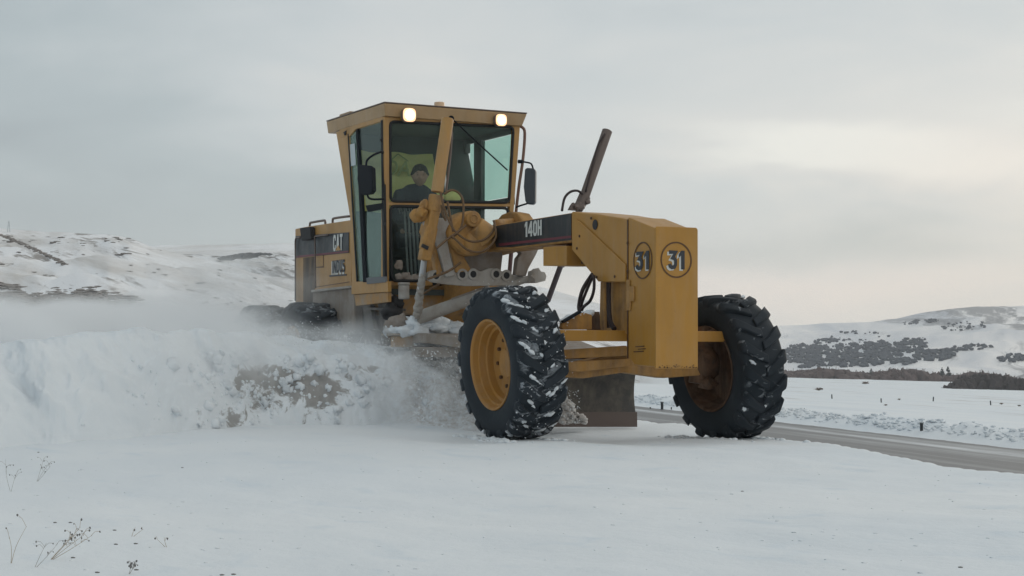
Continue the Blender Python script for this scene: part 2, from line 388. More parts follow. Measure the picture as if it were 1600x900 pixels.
# ------------------------------------------------------------------ hills (real distance, real size)
def hill(name, ridge, r_foot, r_ridge, foot_z, u0, u1, m, gul=1.0, nu=220, nr=60, seed=0, back=.3, bulge=1.0, du_smooth=0):
    q = MB(); vv = []
    for j in range(nr+1):
        tt = j/nr
        for i in range(nu+1):
            u = u0+(u1-u0)*i/nu
            az = math.atan((u-800)/FPX); ax = az0-az
            vr = lerp_tab(ridge, u)
            zr = CAM.z+(548.6-vr)/FPX*r_ridge*math.cos(az)**-0
            if tt <= 1-back:
                k = tt/(1-back); r = r_foot+(r_ridge-r_foot)*k
                z = foot_z+(zr-foot_z)*(k**bulge)*(1 if k > 1 else 1)
                nf = math.sin(math.pi*min(1, k*1.02))**.7 if k < 1 else 0
            else:
                k = (tt-(1-back))/back; r = r_ridge*(1+.35*k); z = zr*(1-k*.5); nf = 0
            x = CAM.x+r*math.cos(ax); y = CAM.y+r*math.sin(ax)
            sc = 1/(r_ridge*.05); p = Vector((x*sc+seed, y*sc, 0))
            h = (noise.fractal(p, .9, 2.1, 6)*.5)*(zr-foot_z)*.16*gul*nf
            h += noise.noise(Vector((x*sc*6, y*sc*6, seed)))*(zr-foot_z)*.012
            if j == 0: z -= 30; x = CAM.x+r*.93*math.cos(ax); y = CAM.y+r*.93*math.sin(ax)      # the foot runs down under the plain
            vv.append((x, y, z+h))
    q.v = vv; n = nu+1
    q.f = [(j*n+i, j*n+i+1, (j+1)*n+i+1, (j+1)*n+i) for j in range(nr) for i in range(nu)]
    o = q.build(name, m, smooth=180, fix=False); norm_label(o, kind='structure'); return o
def hill_mat(name, fa, fp, slope, thr, brown, amt=1.0, white=(.84, .85, .87), grey=(.60, .58, .56)):
    m = mat(name, (.8, .82, .85), .85, 0, .2); t = m.node_tree; b = t.nodes['Principled BSDF']
    geo = N(t, 'ShaderNodeNewGeometry').outputs['Position']
    hv_ = Vector((RT.x, RT.y, 0)).normalized(); n_ = math.hypot(1, slope)
    al = vm(t, 'DOT_PRODUCT', geo, tuple((hv_+Vector((0, 0, slope)))/n_)).outputs['Value']; pe_ = vm(t, 'DOT_PRODUCT', geo, tuple((Vector((0, 0, 1))-hv_*slope)/n_)).outputs['Value']
    cx = N(t, 'ShaderNodeCombineXYZ'); L(t, mt(t, 'MULTIPLY', al, fa), cx.inputs[0]); L(t, mt(t, 'MULTIPLY', pe_, fp), cx.inputs[1]); v = cx.outputs[0]
    a = noi(t, v, 1.0, 9, .70, .5); big = noi(t, v, .22, 4, .55)
    f = rampn(t, mt(t, 'ADD', a, mt(t, 'MULTIPLY', mt(t, 'SUBTRACT', big, .5), .8)), [(thr, 0), (thr+.10, 1)])
    tint = rampn(t, noi(t, v, .45, 6, .6), [(.38, grey), (.56, white)])
    L(t, mixc(t, mt(t, 'MULTIPLY', f, amt), tint, brown), b.inputs['Base Color']); return m
hl = hill_mat('grassy_snow_slope', .11, .65, -.32, .545, (.22, .195, .175), .85)
hill('hills', [(-500, 330), (-200, 350), (0, 366), (60, 370), (120, 371), (170, 373), (205, 379), (232, 389), (262, 397), (300, 405), (340, 413), (400, 430), (470, 452), (560, 500), (640, 560), (760, 600)],
     150, 420, .6, -500, 760, hl, 1.3, seed=3)
hl2 = hill_mat('shrubby_snow_slope', .07, .45, -.30, .53, (.19, .175, .165), .85)
hill('hills', [(150, 440), (230, 404), (300, 400), (345, 403), (380, 401), (400, 397), (440, 397), (470, 400), (560, 420), (640, 445), (760, 480), (900, 505), (1000, 560)],
     240, 720, .8, 150, 1000, hl2, 1.4, seed=8)
hl3 = hill_mat('faint_far_slope', .012, .09, .1, .60, (.22, .22, .22), .5)
hill('hills', [(-300, 400), (120, 396), (250, 388), (330, 386), (440, 382), (560, 388), (700, 410), (860, 452), (1000, 492), (1120, 512), (1220, 520), (1300, 530)],
     700, 2100, -5, -300, 1180, hl3, .8, seed=15)
hl4 = hill_mat('long_snowy_ridge', .014, .14, .34, .54, (.16, .16, .175), .75, (.90, .875, .86), (.62, .64, .68))  # warmed white: the warm light on this ridge is put into its colour
RIDGE4 = [(820, 530), (960, 516), (1100, 509), (1230, 508), (1300, 504), (1360, 502), (1400, 497), (1440, 488), (1490, 482), (1530, 479), (1600, 478), (1750, 470), (2100, 460)]
right_hill = hill('hills', RIDGE4, 760, 1500, -9.0, 820, 2100, hl4, 1.2, nu=260, nr=80, seed=21)
from mathutils.bvhtree import BVHTree
bvh_r = BVHTree.FromPolygons([v.co.copy() for v in right_hill.data.vertices], [tuple(p.vertices) for p in right_hill.data.polygons])
bvh_g = BVHTree.FromPolygons([v.co.copy() for v in ground.data.vertices], [tuple(p.vertices) for p in ground.data.polygons])
def ray_px(u, v, bvh):
    q = (RT*((u-800)/FPX)+UP*((450-v)/FPX)+D).normalized(); h = bvh.ray_cast(CAM, q); return h[0]

# dark scrub over the lower right hill
mscrub = mat('dark_scrub', (.075, .085, .105), .9)
clumps = [(1255, 553, 32, 12, 260), (1300, 556, 50, 14, 420), (1345, 562, 40, 10, 260), (1390, 547, 34, 9, 200), (1420, 543, 24, 8, 130), (1462, 556, 26, 7, 200),
          (1412, 566, 14, 4, 60), (1428, 533, 14, 4, 22), (1290, 534, 14, 3, 40), (1365, 538, 16, 3, 50), (1380, 556, 24, 5, 70), (1520, 544, 26, 3, 30), (1440, 504, 24, 2.5, 30), (1590, 560, 24, 5, 40),
          (1345, 530, 40, 8, 20), (1510, 510, 30, 6, 22), (1270, 572, 20, 3, 22), (1325, 520, 14, 1.5, 14)]
q = MB()
for k, (cu, cv, su, sv, n) in enumerate(clumps):
    for i in range(int(n*6)):
        a = random.uniform(-1.3, 1.3); bq = random.uniform(-1.2, 1.2)
        if a*a+bq*bq > 1.5*(1+.7*noise.noise(Vector((a*2, bq*2, k)))): continue
        u = cu+a*su; v = cv+bq*sv-(a*su)*.06
        h = ray_px(u, v, bvh_r)
        if h is None: continue
        if noise.noise(Vector((u*.085, v*.30, 5)))+.9*noise.noise(Vector((u*.35, v*1.0, 5))) +.8*noise.noise(Vector((u*.9, v*2.2, 9))) < .13: continue
        q.blob(h+Vector((0, 0, .6)), random.uniform(.35, 1.0), (1.3, 1.3, .9), .4, 1, 1.6, seed=i*.37+k)
o = q.build('hillside_scrub', mscrub); norm_label(o, 'dark scrub scattered over the lower slope of the right hill', 'scrub', kind='stuff')
# dark gully scrub on the left hills
q = MB(); 
for i in range(80):
    u = random.gauss(372, 17); v = 402.5-(u-372)*.12+random.gauss(0, 1.1)
    az = math.atan((u-800)/FPX); r = 640; z = CAM.z+(548.6-v)/FPX*r
    q.blob((CAM.x+r*math.cos(az0-az), CAM.y+r*math.sin(az0-az), z-.3), random.uniform(.5, 1.2), (1.8, 1.8, .6), .35, 1, 1.6, seed=i*.3)
o = q.build('ridge_scrub', mat('ridge_scrub_leaves', (.06, .065, .07), .9)); norm_label(o, 'strip of dark scrub on the ridge left of the yellow machine', 'scrub', kind='stuff')

# stones and tufts breaking through the snow of the left hills
left_hills = [o for o in COL.objects if o.name.startswith('hills')]
bv = [BVHTree.FromPolygons([v.co.copy() for v in o.data.vertices], [tuple(p.vertices) for p in o.data.polygons]) for o in left_hills[:2]]
q = MB(); rnd = random.Random(17)
def hill_hit(u, v):
    for b_ in bv:
        h = ray_px(u, v, b_)
        if h is not None: return h
for i in range(800):
    u = rnd.uniform(0, 462); v = rnd.uniform(366, 480)
    nn_ = noise.noise(Vector((u*.022, v*.06, 2)))+.7*noise.noise(Vector((u*.09, v*.25, 7)))
    dens = .5 if v < 400 else (.32 if u > 280 else .10)
    if 0 < nn_-.10 and rnd.random() < dens*2:
        h = hill_hit(u, v)
        if h: q.blob(h, rnd.uniform(.08, .28)*(h-CAM).length/400, (3.6, 3.6, .6), .4, 1, 2, seed=i)
for k in range(200):
    f_ = k/199; u = 100*f_+rnd.gauss(0, 1.0); v = 368+44*f_**1.15+rnd.gauss(0, 1.0); h = hill_hit(u, v)
    if h: q.blob(h, rnd.uniform(.10, .32), (2.0, 2.0, .6), .4, 1, 2, seed=k)
for k in range(3000):
    u = rnd.uniform(-10, 235); vc_ = 452+u*.13+8*math.sin(u*.03); v = vc_+rnd.gauss(10, 9)
    if noise.noise(Vector((u*.05, v*.12, 4))) < -.15: continue
    h = hill_hit(u, v)
    if h: q.blob(h, rnd.uniform(.10, .30), (3.4, 3.4, .6), .4, 1, 2, seed=k)
o = q.build('hillside_tufts', mat('brown_grey_tufts', (.24, .215, .20), .9)); norm_label(o, 'brown tufts and stones showing through the snow of the left hills', 'scrub', kind='stuff')

# leafless woodland belts on the flat beyond the road
def belt(name, mcol, R0, pts, n, hgt, label, seed):
    rnd = random.Random(seed); q = MB()
    for i in range(n):
        u = rnd.uniform(pts[0][0], pts[-1][0]); r = R0*rnd.uniform(.97, 1.05)
        vb = lerp_tab([(p[0], p[2]) for p in pts], u); vt = lerp_tab([(p[0], p[1]) for p in pts], u)
        az = math.atan((u-800)/FPX)
        zb = CAM.z-(vb-548.6)/FPX*r; zt = CAM.z-(vt-548.6)/FPX*r
        top = zb+(zt-zb)*(rnd.uniform(.6, 1.15)+.15*math.sin(u*.05))
        c_ = Vector((CAM.x+r*math.cos(az0-az), CAM.y+r*math.sin(az0-az), (zb+top)/2-.2))
        q.blob(c_, 1, (hgt*rnd.uniform(.5, 1.1), hgt*rnd.uniform(.5, 1.1), (top-zb)/2+.35), .30, 2, 2.6, seed=i*.71)
        if rnd.random() < .5:
            q.tube([c_, c_+Vector((rnd.uniform(-.5, .5), rnd.uniform(-.5, .5), (top-zb)*.6+rnd.uniform(.2, .9)))], .07, 4, 1)
    o = q.build(name, mcol); norm_label(o, label, 'woodland', kind='stuff')
mw1 = mat('bare_brown_twigs', (.115, .082, .078), .95)
mw2 = mat('dark_bare_twigs', (.06, .05, .05), .95)
belt('far_woodland', mw1, 620, [(1195, 577, 590), (1240, 578, 592), (1330, 579, 595), (1400, 580, 599), (1480, 582, 603), (1620, 588, 606), (1680, 590, 608)], 900, 2.3, 'long belt of bare brown trees under the right hill', 1)
belt('near_woodland', mw2, 400, [(1474, 604, 609), (1484, 596, 610), (1500, 588, 610), (1540, 588, 611), (1600, 590, 613), (1680, 592, 615)], 420, 1.3, 'darker thicket at the right edge before the brown tree belt', 2)

# single conifers and round trees standing over the belt
trunkm = mat('bark', (.05, .04, .035), .9); conm = mat('conifer_needles', (.028, .036, .036), .9)
def conifer(u, vt, vb, R0, label, rounded=False, wid=.3):
    az = math.atan((u-800)/FPX); zb = CAM.z-(vb-548.6)/FPX*R0; zt = CAM.z-(vt-548.6)/FPX*R0; H = zt-zb
    x, y = CAM.x+R0*math.cos(az0-az), CAM.y+R0*math.sin(az0-az)
    r = empty('bare_tree' if rounded else 'conifer_tree', (x, y, zb), label, 'tree', 'trees standing over the belt')
    MB().cyl((0, 0, 0), (0, 0, H*.8), .16, .05, 6).build('trunk', trunkm, r)
    q = MB()
    for i in range(34):
        k = random.random()
        rad = H*wid*((1-k)*.9+.1) if not rounded else H*wid*math.sin(math.pi*(.15+.8*k))
        a = random.uniform(0, 6.28); d_ = rad*random.uniform(.3, 1)
        q.blob((math.cos(a)*d_, math.sin(a)*d_, H*(.18+.8*k)), H*.09*(1.3-k*.6), (1, 1, .7), .4, 1, 2, seed=i)
    q.build('crown', mw1 if rounded else conm, r)
conifer(1361, 573, 583, 600, 'short bushy conifer above the belt, nearest the front wheel')
conifer(1472, 571, 586, 590, 'left of the two pointed conifers above the tree belt')
conifer(1481, 570, 586, 590, 'right of the two pointed conifers above the tree belt')
conifer(1575, 581, 596, 500, 'rounded bare tree above the dark thicket', True, .42)
conifer(1398, 579, 588, 600, 'low rounded bare tree between the lone conifer and the pair', True, .5)

# ------------------------------------------------------------------ small things beside the road
postm = M['post']
def on_ground(u, v):
    h = ray_px(u, v, bvh_g); return h if h is not None else P(u, v, Z=0)
for (u, v, hh, wd, lab) in [(1440, 673, 11, 4.5, 'stout dark marker post on the snow bank right of the front wheel'),
                        (1034.5, 640, 11, 4, 'dark marker post seen between the blade and the left front wheel'),
                        (1016, 640, 4, 2, 'low dark stub left of the marker post beyond the blade'),
                        (1049, 640, 4, 2, 'low dark stub right of the marker post beyond the blade')]:
    h = on_ground(u, v); px_ = (h-CAM).length/FPX; hh *= px_; wd *= px_; r = empty('marker_post', h-Vector((0, 0, .05)), lab, 'post', 'marker posts along the road')
    MB().prism([(-wd/2, -wd*.35, 0), (wd/2, -wd*.35, 0), (wd/2, wd*.35, 0), (-wd/2, wd*.35, 0)], (0, 0, hh+.05)).build('post_body', postm, r, .005)
    if hh > 8*px_: MB().prism([(-wd*.6, -wd*.45, hh+.05), (wd*.6, -wd*.45, hh+.05), (wd*.6, wd*.45, hh+.05), (-wd*.6, wd*.45, hh+.05)], (0, 0, .012)).build('cap', M['greybar'], r)
for i, (u, v) in enumerate([(1377, 629), (1458, 627), (1548, 633), (1300, 623)]):
    h = on_ground(u, v); r = empty('fence_post', h-Vector((0, 0, .1)), ['leaning fence post in the snowfield behind the marker post', 'fence post in the snowfield above the stout marker post', 'fence post in the snowfield near the right edge', 'fence post in the snowfield nearest the front wheel'][i], 'post', 'fence posts in the snowfield')
    k_ = (h-CAM).length/FPX; MB().cyl((0, 0, 0), (random.uniform(-1, 1)*k_, 0, 8.5*k_), 1.0*k_, .9*k_, 8).build('post_body', postm, r)
# low shrubs poking out of the field
sh = mat('dry_shrub', (.13, .09, .06), .9)
for (u, v, sz, lab) in [(1352, 600, .9, 'small brown shrub alone in the field below the tree belt'), (1279, 610, 1.0, 'tan shrub in the field nearest the front wheel'),
                        (1405, 625, .5, 'grey tuft of grass on the fence line'), (1384, 634, .45, 'low grey tuft just under the fence line'),
                        (1565, 632, .5, 'dark tuft on the fence line near the right edge'), (1592, 635, .5, 'dark tuft at the right edge of the snowfield')]:
    h = on_ground(u, v); sz *= 7*(h-CAM).length/FPX; r = empty('shrub', h, lab, 'shrub')
    q = MB()
    for i in range(26):
        a = random.uniform(0, 6.28); e = random.uniform(.2, 1.3); l = sz*random.uniform(.5, 1)
        p1 = Vector((math.cos(a)*math.cos(e)*l*1.2, math.sin(a)*math.cos(e)*l*1.2, math.sin(e)*l*.8))
        q.tube([(0, 0, -.05), p1*.6+Vector((0, 0, .06)), p1], .03*sz, 4, 2)
    q.build('stems', sh, r)
    q = MB()
    for i in range(16):
        a = random.uniform(0, 6.28); l = sz*random.uniform(.1, .8)
        q.blob((math.cos(a)*l, math.sin(a)*l, sz*random.uniform(.1, .55)), sz*.16, (1.3, 1.3, .6), .4, 1, 2, seed=i)
    q.build('leaves', sh, r)
# lattice mast on the left hill top
u = 12; R0 = 400; az = math.atan((u-800)/FPX); zb = CAM.z+(548.6-369)/FPX*R0
r = empty('lattice_mast', (CAM.x+R0*math.cos(az0-az), CAM.y+R0*math.sin(az0-az), zb-.3), 'tiny lattice mast on the hill top at the left edge', 'mast')
q = MB()
for sx in (-.25, .25):
    for sy in (-.25, .25): q.cyl((sx, sy, 0), (sx*.3, sy*.3, 2.3), .04, .03, 5)
for k_, p_ in enumerate(q.pieces()): p_.build('tower_leg', M['decalwhite'], r)
for p_ in MB().beam((-.5, 0, 1.9), (.5, 0, 1.9), .08, .08).beam((-.4, 0, 1.3), (.4, 0, 1.3), .08, .08).pieces(): p_.build('cross_arm', M['greybar'], r)

# ================================================================== the grader
SPLIT = {'bolts': 'bolt', 'side_rails': 'side_rail', 'hydraulic_hoses': 'hydraulic_hose', 'steering_hoses': 'steering_hose', 'bolster_hose': 'bolster_hose', 'axle_bolster': 'axle_bolster', 'axle_plate': 'axle_plate',
         'control_levers': 'control_lever', 'cab_bolts': 'cab_bolt', 'access_steps': 'access_step', 'left_side_glass': 'left_side_glass', 'tandem_case': 'tandem_case', 'cylinder_hose': 'cylinder_hose', 'lower_side_panel': 'lower_side_panel', 'front_sill': 'front_sill', 'lean_cylinder': 'lean_cylinder', 'mirror_bracket': 'mirror_bracket', 'wheel_nuts': 'wheel_nut', 'tower_legs': 'tower_leg', 'cross_arms': 'cross_arm'}
G = empty('motor_grader', (0, 0, 0), 'yellow motor grader with lit cab lamps ploughing snow off the road', 'motor grader')
def part(mb, name, m, bevel=0, smooth=None, label=None, parent=None):
    if name in SPLIT and len(mb.g) > 1:
        for p in mb.pieces(): o = part(p, SPLIT[name], m, bevel, smooth, label, parent)
        return o
    o = mb.build(name, M[m] if isinstance(m, str) else m, parent or G, bevel, smooth)
    if label: o['label'] = label
    return o
def text(body, size, xs, loc, rot, m, name='lettering', off=.0, ext=.002, parent=None, sp=1.0, shear=0):
    cu = bpy.data.curves.new(name, 'FONT'); cu.body = body; cu.size = size; cu.offset = off; cu.extrude = ext; cu.align_x = 'CENTER'; cu.align_y = 'CENTER'; cu.space_character = sp; cu.shear = shear
    tmp = bpy.data.objects.new('tmp', cu); COL.objects.link(tmp)
    me = bpy.data.meshes.new_from_object(tmp.evaluated_get(bpy.context.evaluated_depsgraph_get())); bpy.data.objects.remove(tmp); bpy.data.curves.remove(cu)
    me.transform(Matrix.LocRotScale(Vector(loc), Euler(rot), Vector((xs, 1, 1)))); me.materials.clear(); me.materials.append(M[m])
    o = bpy.data.objects.new(name, me); COL.objects.link(o); o.parent = parent or G; return o
def stroke(pts, w_, closed=False):
    """mitred strip along a flat path: quads that touch and never overlap"""
    p = [Vector(a) for a in pts]; n = len(p); out = []
    for i in range(n):
        a = p[i-1] if (i or closed) else None; b = p[(i+1) % n] if (i < n-1 or closed) else None
        d1 = (p[i]-a).normalized() if a is not None else None; d2 = (b-p[i]).normalized() if b is not None else None
        d1 = d1 or d2; d2 = d2 or d1
        n1 = Vector((-d1.y, d1.x)); n2 = Vector((-d2.y, d2.x)); m = n1+n2; m = m.normalized() if m.length > .1 else n1
        k = w_/2/max(.55, m.dot(n1)); out.append((p[i]+m*k, p[i]-m*k))
    return [[out[i][0], out[(i+1) % n][0], out[(i+1) % n][1], out[i][1]] for i in range(n if closed else n-1)]
def rect(a, b, c, d): return [Vector((a, b)), Vector((c, b)), Vector((c, d)), Vector((a, d))]
V2 = lambda l: [Vector(x) for x in l]
GL = {
 '1': (.44, [V2([(.20, 1), (.42, 1), (.42, 0), (.18, 0), (.18, .74), (.02, .62), (.02, .80)])]),
 '4': (.64, [rect(.36, 0, .56, 1), V2([(.36, 1), (.36, .66), (.19, .38), (.36, .38), (.36, .21), (0, .21), (0, .38)]), rect(.56, .21, .65, .38)]),
 '0': (.56, stroke([(.09, .22), (.09, .78), (.18, .905), (.38, .905), (.47, .78), (.47, .22), (.38, .095), (.18, .095)], .19, True)),
 'H': (.58, [rect(0, 0, .2, 1), rect(.38, 0, .58, 1), rect(.2, .41, .38, .59)]),
 'C': (.56, stroke([(.46, .64), (.46, .80), (.38, .905), (.18, .905), (.09, .80), (.09, .20), (.18, .095), (.38, .095), (.46, .20), (.46, .36)], .19)),
 'A': (.62, [V2([(0, 0), (.19, 0), (.22, .20), (.40, .20), (.43, 0), (.62, 0), (.42, 1), (.20, 1)])]),
 'T': (.56, [V2([(0, 1), (.56, 1), (.56, .82), (.38, .82), (.38, 0), (.18, 0), (.18, .82), (0, .82)])]),
 '3': (.56, stroke([(.02, .90), (.47, .90), (.26, .60), (.38, .57), (.46, .46), (.46, .24), (.38, .11), (.20, .09), (.09, .15), (.05, .27)], .20)),
 'I': (.2, [rect(0, 0, .2, 1)]),
 'N': (.62, [rect(0, 0, .19, 1), rect(.43, 0, .62, 1), V2([(.19, 1), (.19, .62), (.43, 0), (.43, .38)])]),
 'D': (.58, stroke([(.09, .09), (.09, .91), (.34, .91), (.48, .76), (.48, .24), (.34, .09)], .18, True)),
 'U': (.58, stroke([(.09, 1), (.09, .22), (.19, .095), (.39, .095), (.49, .22), (.49, 1)], .18)),
 'S': (.54, stroke([(.50, .90), (.12, .90), (.09, .80), (.09, .60), (.16, .52), (.38, .50), (.45, .40), (.45, .20), (.38, .10), (.02, .10)], .18)),
}
def letters(body, h, width, c, ex, m, name, parent=None, grow=0, th=.002, up=Vector((0, 0, 1))):
    tot = sum(GL[ch][0] for ch in body)+.10*(len(body)-1); sx = width/tot; x = -tot/2; q = MB(); ex = Vector(ex); nrm = ex.cross(up)
    for ch in body:
        gw, polys = GL[ch]
        for pl_ in polys:
            q.prism([c+ex*((x+p.x)*sx)+up*((p.y-.5)*h) for p in pl_], nrm*th)
        x += gw+.10
    o = q.build(name, M[m], parent or G); return o
def PY(pts, Y): return [P(u, v, Y=Y) for u, v in pts]
def PX(pts, X): return [P(u, v, X=X) for u, v in pts]
SIDE = (R_(90), 0, 0); FRONT = (R_(90), 0, R_(90))

# ---- main frame
q = MB()
q.prism([(-.54, -.155, 2.035), (-.54, -.155, 1.765), (-2.35, -.155, 1.77), (-2.85, -.155, 1.74), (-3.3, -.155, 1.25), (-3.9, -.155, .95), (-3.9, -.155, 1.35), (-3.35, -.155, 1.6), (-2.95, -.155, 1.95), (-2.7, -.155, 2.015)], (0, .31, 0))
part(q, 'front_frame', 'yellow_dirty', .012)
q = MB(); q.prism(PY([(776, 353), (893, 333.5), (893, 375), (800, 386), (776, 386.5), (772, 372)], -.158), (0, -.004, 0)); dec = part(q, 'frame_decal', 'blackdecal')
q = MB(); q.prism(PY([(779, 380.5), (893, 368), (893, 371.5), (781, 384.5)], -.163), (0, -.003, 0)); part(q, 'red_stripe', 'red', parent=dec)
c_ = P(833, 357, Y=-.166); letters('140H', .145, .36, c_, (1, 0, 0), 'white', 'model_lettering', dec)
# gooseneck + nose
q = MB(); q.prism(PY([(893, 330.5), (935, 334.5), (982, 342.5), (982, 441), (940, 441), (897, 388), (893, 379)], -.2), (0, .4, 0)); part(q, 'gooseneck', 'yellow', .012)
q = MB(); q.prism(PY([(902, 343), (908, 346), (979, 413), (979, 440), (937, 440), (896, 390), (896, 372)], -.202), (0, -.014, 0)); part(q, 'gusset_plate', 'yellow', .003)
q = MB()
a = P(930, 351, Y=-.203); q.cyl(a, a+Vector((0, -.004, 0)), .045); part(q, 'pin_hole_shade', 'soot_and_hole_shade')  # dark disc painted for the shade inside the hole
q = MB()
for (u, v) in [(924, 341), (906, 369), (902, 388), (933, 433), (961, 432), (981, 380), (981, 424)]:
    a = P(u, v, Y=-.214); q.cyl(a, a+Vector((0, -.008, 0)), .012, n=8)
part(q, 'bolts', 'rust_and_shade')
q = MB()
z0 = .655; xf = .94
prof = [(.482, 1.915), (.50, 1.918), (.90, 1.812), (xf, 1.803), (xf, z0), (.60, .67), (.50, .74), (.478, .86)]
q.prism([(x, -.2, z) for x, z in prof], (0, .36, 0)); part(q, 'nose_block', 'yellow', .01)
q = MB(); q.prism([(xf+.003, -.205, z0-.012), (xf+.003, .2, z0-.012), (xf+.003, .2, 1.80), (xf+.003, .185, 1.815), (xf+.003, -.195, 1.815), (xf+.003, -.205, 1.80)], (.022, 0, 0)); part(q, 'front_plate', 'yellow', .006)
q = MB(); rnd_ = random.Random(4)
for i in range(46):
    a = Vector((xf+.0255, rnd_.uniform(-.19, .19), z0-.008+abs(rnd_.gauss(0, .012)))); w1_ = rnd_.uniform(.003, .012)
    q.prism([a+Vector((0, -w1_, 0)), a+Vector((0, w1_*.7, -w1_*.3)), a+Vector((0, w1_*.3, w1_*.9))], (.0015, 0, 0))
o = q.build('paint_chips', M['ring'], G); o['kind'] = 'stuff'
q = MB()
for (u0_, v0_, w_) in ((1000, 541, 14), (1003, 545, 12), (998, 549, 16)): q.prism(PY([(u0_-w_/2, v0_), (u0_+w_/2, v0_-1), (u0_+w_/2, v0_+.6), (u0_-w_/2, v0_+1.5)], -.2015), (0, -.002, 0))
for p_ in q.pieces(): p_.build('scratch', M['rust_and_shade'], G)
# hinge on the nose side
q = MB(); q.prism(PY([(980, 437), (985, 437), (985, 447), (992, 448), (992, 470), (987, 471), (986, 485), (980, 485)], -.2025), (0, -.012, 0)); part(q, 'hinge', 'yellow_dirty', .003)
q = MB(); q.prism(PY([(980, 343), (982, 343), (982, 560), (980, 560)], -.2015), (0, -.003, 0)); part(q, 'panel_gap', 'ring')
# number roundels
def roundel(cu, cv, X=None, Y=None, rad=.16, size=.22, xs=.8):
    c = P(cu, cv, X=X, Y=Y)
    nrm = Vector((1, 0, 0)) if X is not None else Vector((0, -1, 0)); rt = Vector((0, 1, 0)) if X is not None else Vector((1, 0, 0)); ro = FRONT if X is not None else SIDE
    rg = MB().ring(c+nrm*.001, nrm, rad, rad-.012, .003, 48); o = part(rg, 'number_roundel', 'ring')
    letters('31', size, xs, c+nrm*.001-rt*.012-Vector((0, 0, .012)), rt, 'white', 'number_shadow', o)
    letters('31', size, xs, c+nrm*.004+rt*.004, rt, 'ink', 'number_lettering', o)
roundel(1056.5, 406, X=xf+.0255, rad=.150, size=.155, xs=.155)
roundel(1004.5, 407, Y=-.2025, rad=.156, size=.155, xs=.22)
# neck post behind the nose, above the axle
q = MB(); q.prism(PY([(958, 436), (981, 436), (981, 522), (965, 518), (958, 500)], -.12), (0, .24, 0))
q.prism(PY([(938, 440), (943, 440), (944, 518), (939, 518)], -.195), (0, .03, 0))
q.prism(PY([(938, 440), (960, 440), (962, 525), (936, 525)], .16), (0, .03, 0)); part(q, 'axle_bolster', 'yellow_dirty', .005)
q = MB(); q.tube([P(951, 440, Y=-.15), P(951, 468, Y=-.15), P(953, 500, Y=-.16), P(960, 514, Y=-.18)], .022); q.tube([P(945, 440, Y=-.12), P(946, 475, Y=-.12), P(950, 512, Y=-.12)], .022); part(q, 'bolster_hose', 'hose')
# toolbox under the frame
q = MB(); q.prism([P(848.5, 386, Y=-.2), P(885, 384, Y=-.2), P(885, 415, Y=-.2), P(848.5, 415.5, Y=-.2)], (0, .36, 0)); part(q, 'under_box', 'yellow', .006)
q = MB(); q.prism([P(885, 380, Y=-.05), P(910, 392, Y=-.05), P(913, 412, Y=-.05), P(885, 412, Y=-.05)], (0, .2, 0)); part(q, 'under_box_shade', 'rust_and_shade', .004)  # shaded front of the box, its shade given as a dark piece
# hoses hanging to the axle
q = MB()
for pts in ([(925, 428), (910, 452), (904, 478), (906, 492), (903, 510)], [(927, 430), (915, 458), (908, 480), (910, 505)], [(928, 430), (928, 452), (922, 470), (910, 482), (908, 500)], [(922, 432), (908, 462), (906, 490), (912, 508)]):
    q.tube([P(u, v, Y=-.28) for u, v in pts], .014, 8, 6)
part(q, 'steering_hoses', 'hose', smooth=180)
# ---- front axle
q = MB(); q.prism([(.22, -.90, .87), (.30, -.90, .87), (.30, -.90, .963), (.22, -.90, .963)], (0, 1.80, 0)); part(q, 'lean_bar', 'yellow', .006)
q = MB()
q.prism([(0.08, -.95, .64), (.08, -.9, .58), (.08, -.4, .55), (.08, .0, .60), (.08, .4, .55), (.08, .9, .58), (.08, .95, .64), (.08, .5, .68), (.08, .1, .76), (.08, -.1, .76), (.08, -.5, .68)], (-.16, 0, 0)); part(q, 'axle_beam', 'yellow_dirty', .01)
q = MB(); q.prism(PX([(876, 547), (979, 540), (985, 548), (985, 556), (876, 561)], .12), (-.06, 0, 0)); q.prism(PX([(876, 566), (985, 560), (985, 572), (905, 581), (880, 579)], .14), (-.05, 0, 0)); part(q, 'axle_plate', 'yellow_dirty', .006)
q = MB(); q.prism(PX([(878, 512), (880, 502), (912, 488), (925, 492), (925, 515), (880, 515)], .2), (-.06, 0, 0)); part(q, 'kingpin_lug', 'yellow_dirty', .004)
q = MB(); q.beam(P(879, 503, X=.23), P(906, 487, X=.23), .05, .02); part(q, 'lug_edge', 'black')
q = MB()
for i in range(9): q.blob(P(880+i*5.2, 501-i*1.6+random.uniform(-1, 1), X=.16), random.uniform(.025, .045), (1, 1.3, .7), .3, 2, seed=i)
part(q, 'snow_on_lug', 'snow', smooth=180)
q = MB(); q.prism(PX([(925, 487), (937, 487), (939, 516), (925, 516)], .1), (-.1, 0, 0)); part(q, 'tie_rod_bracket', 'rust_and_shade', .004)
q = MB(); q.cyl((-.12, -.85, .75), (-.12, .85, .75), .035); part(q, 'tie_rod', 'rust_and_shade', smooth=40)
for s in (-1, 1):
    q = MB(); q.cyl((0, s*.80, .5), (0, s*.86, 1.0), .09, n=16); q.blob((.0, s*.86, .68), .17, (1, .8, 1), .12, 2)
    q.blob((.16, s*.83, .92), .06, (1, 1, 1), .1, 2); q.cyl((.25, s*.8, .92), (.25, s*.93, .92), .045)
    q.blob((.1, s*.84, .5), .08, (1, 1, .7), .3, 2, seed=4)
    part(q, 'steering_knuckle', 'rust_and_shade', smooth=50)

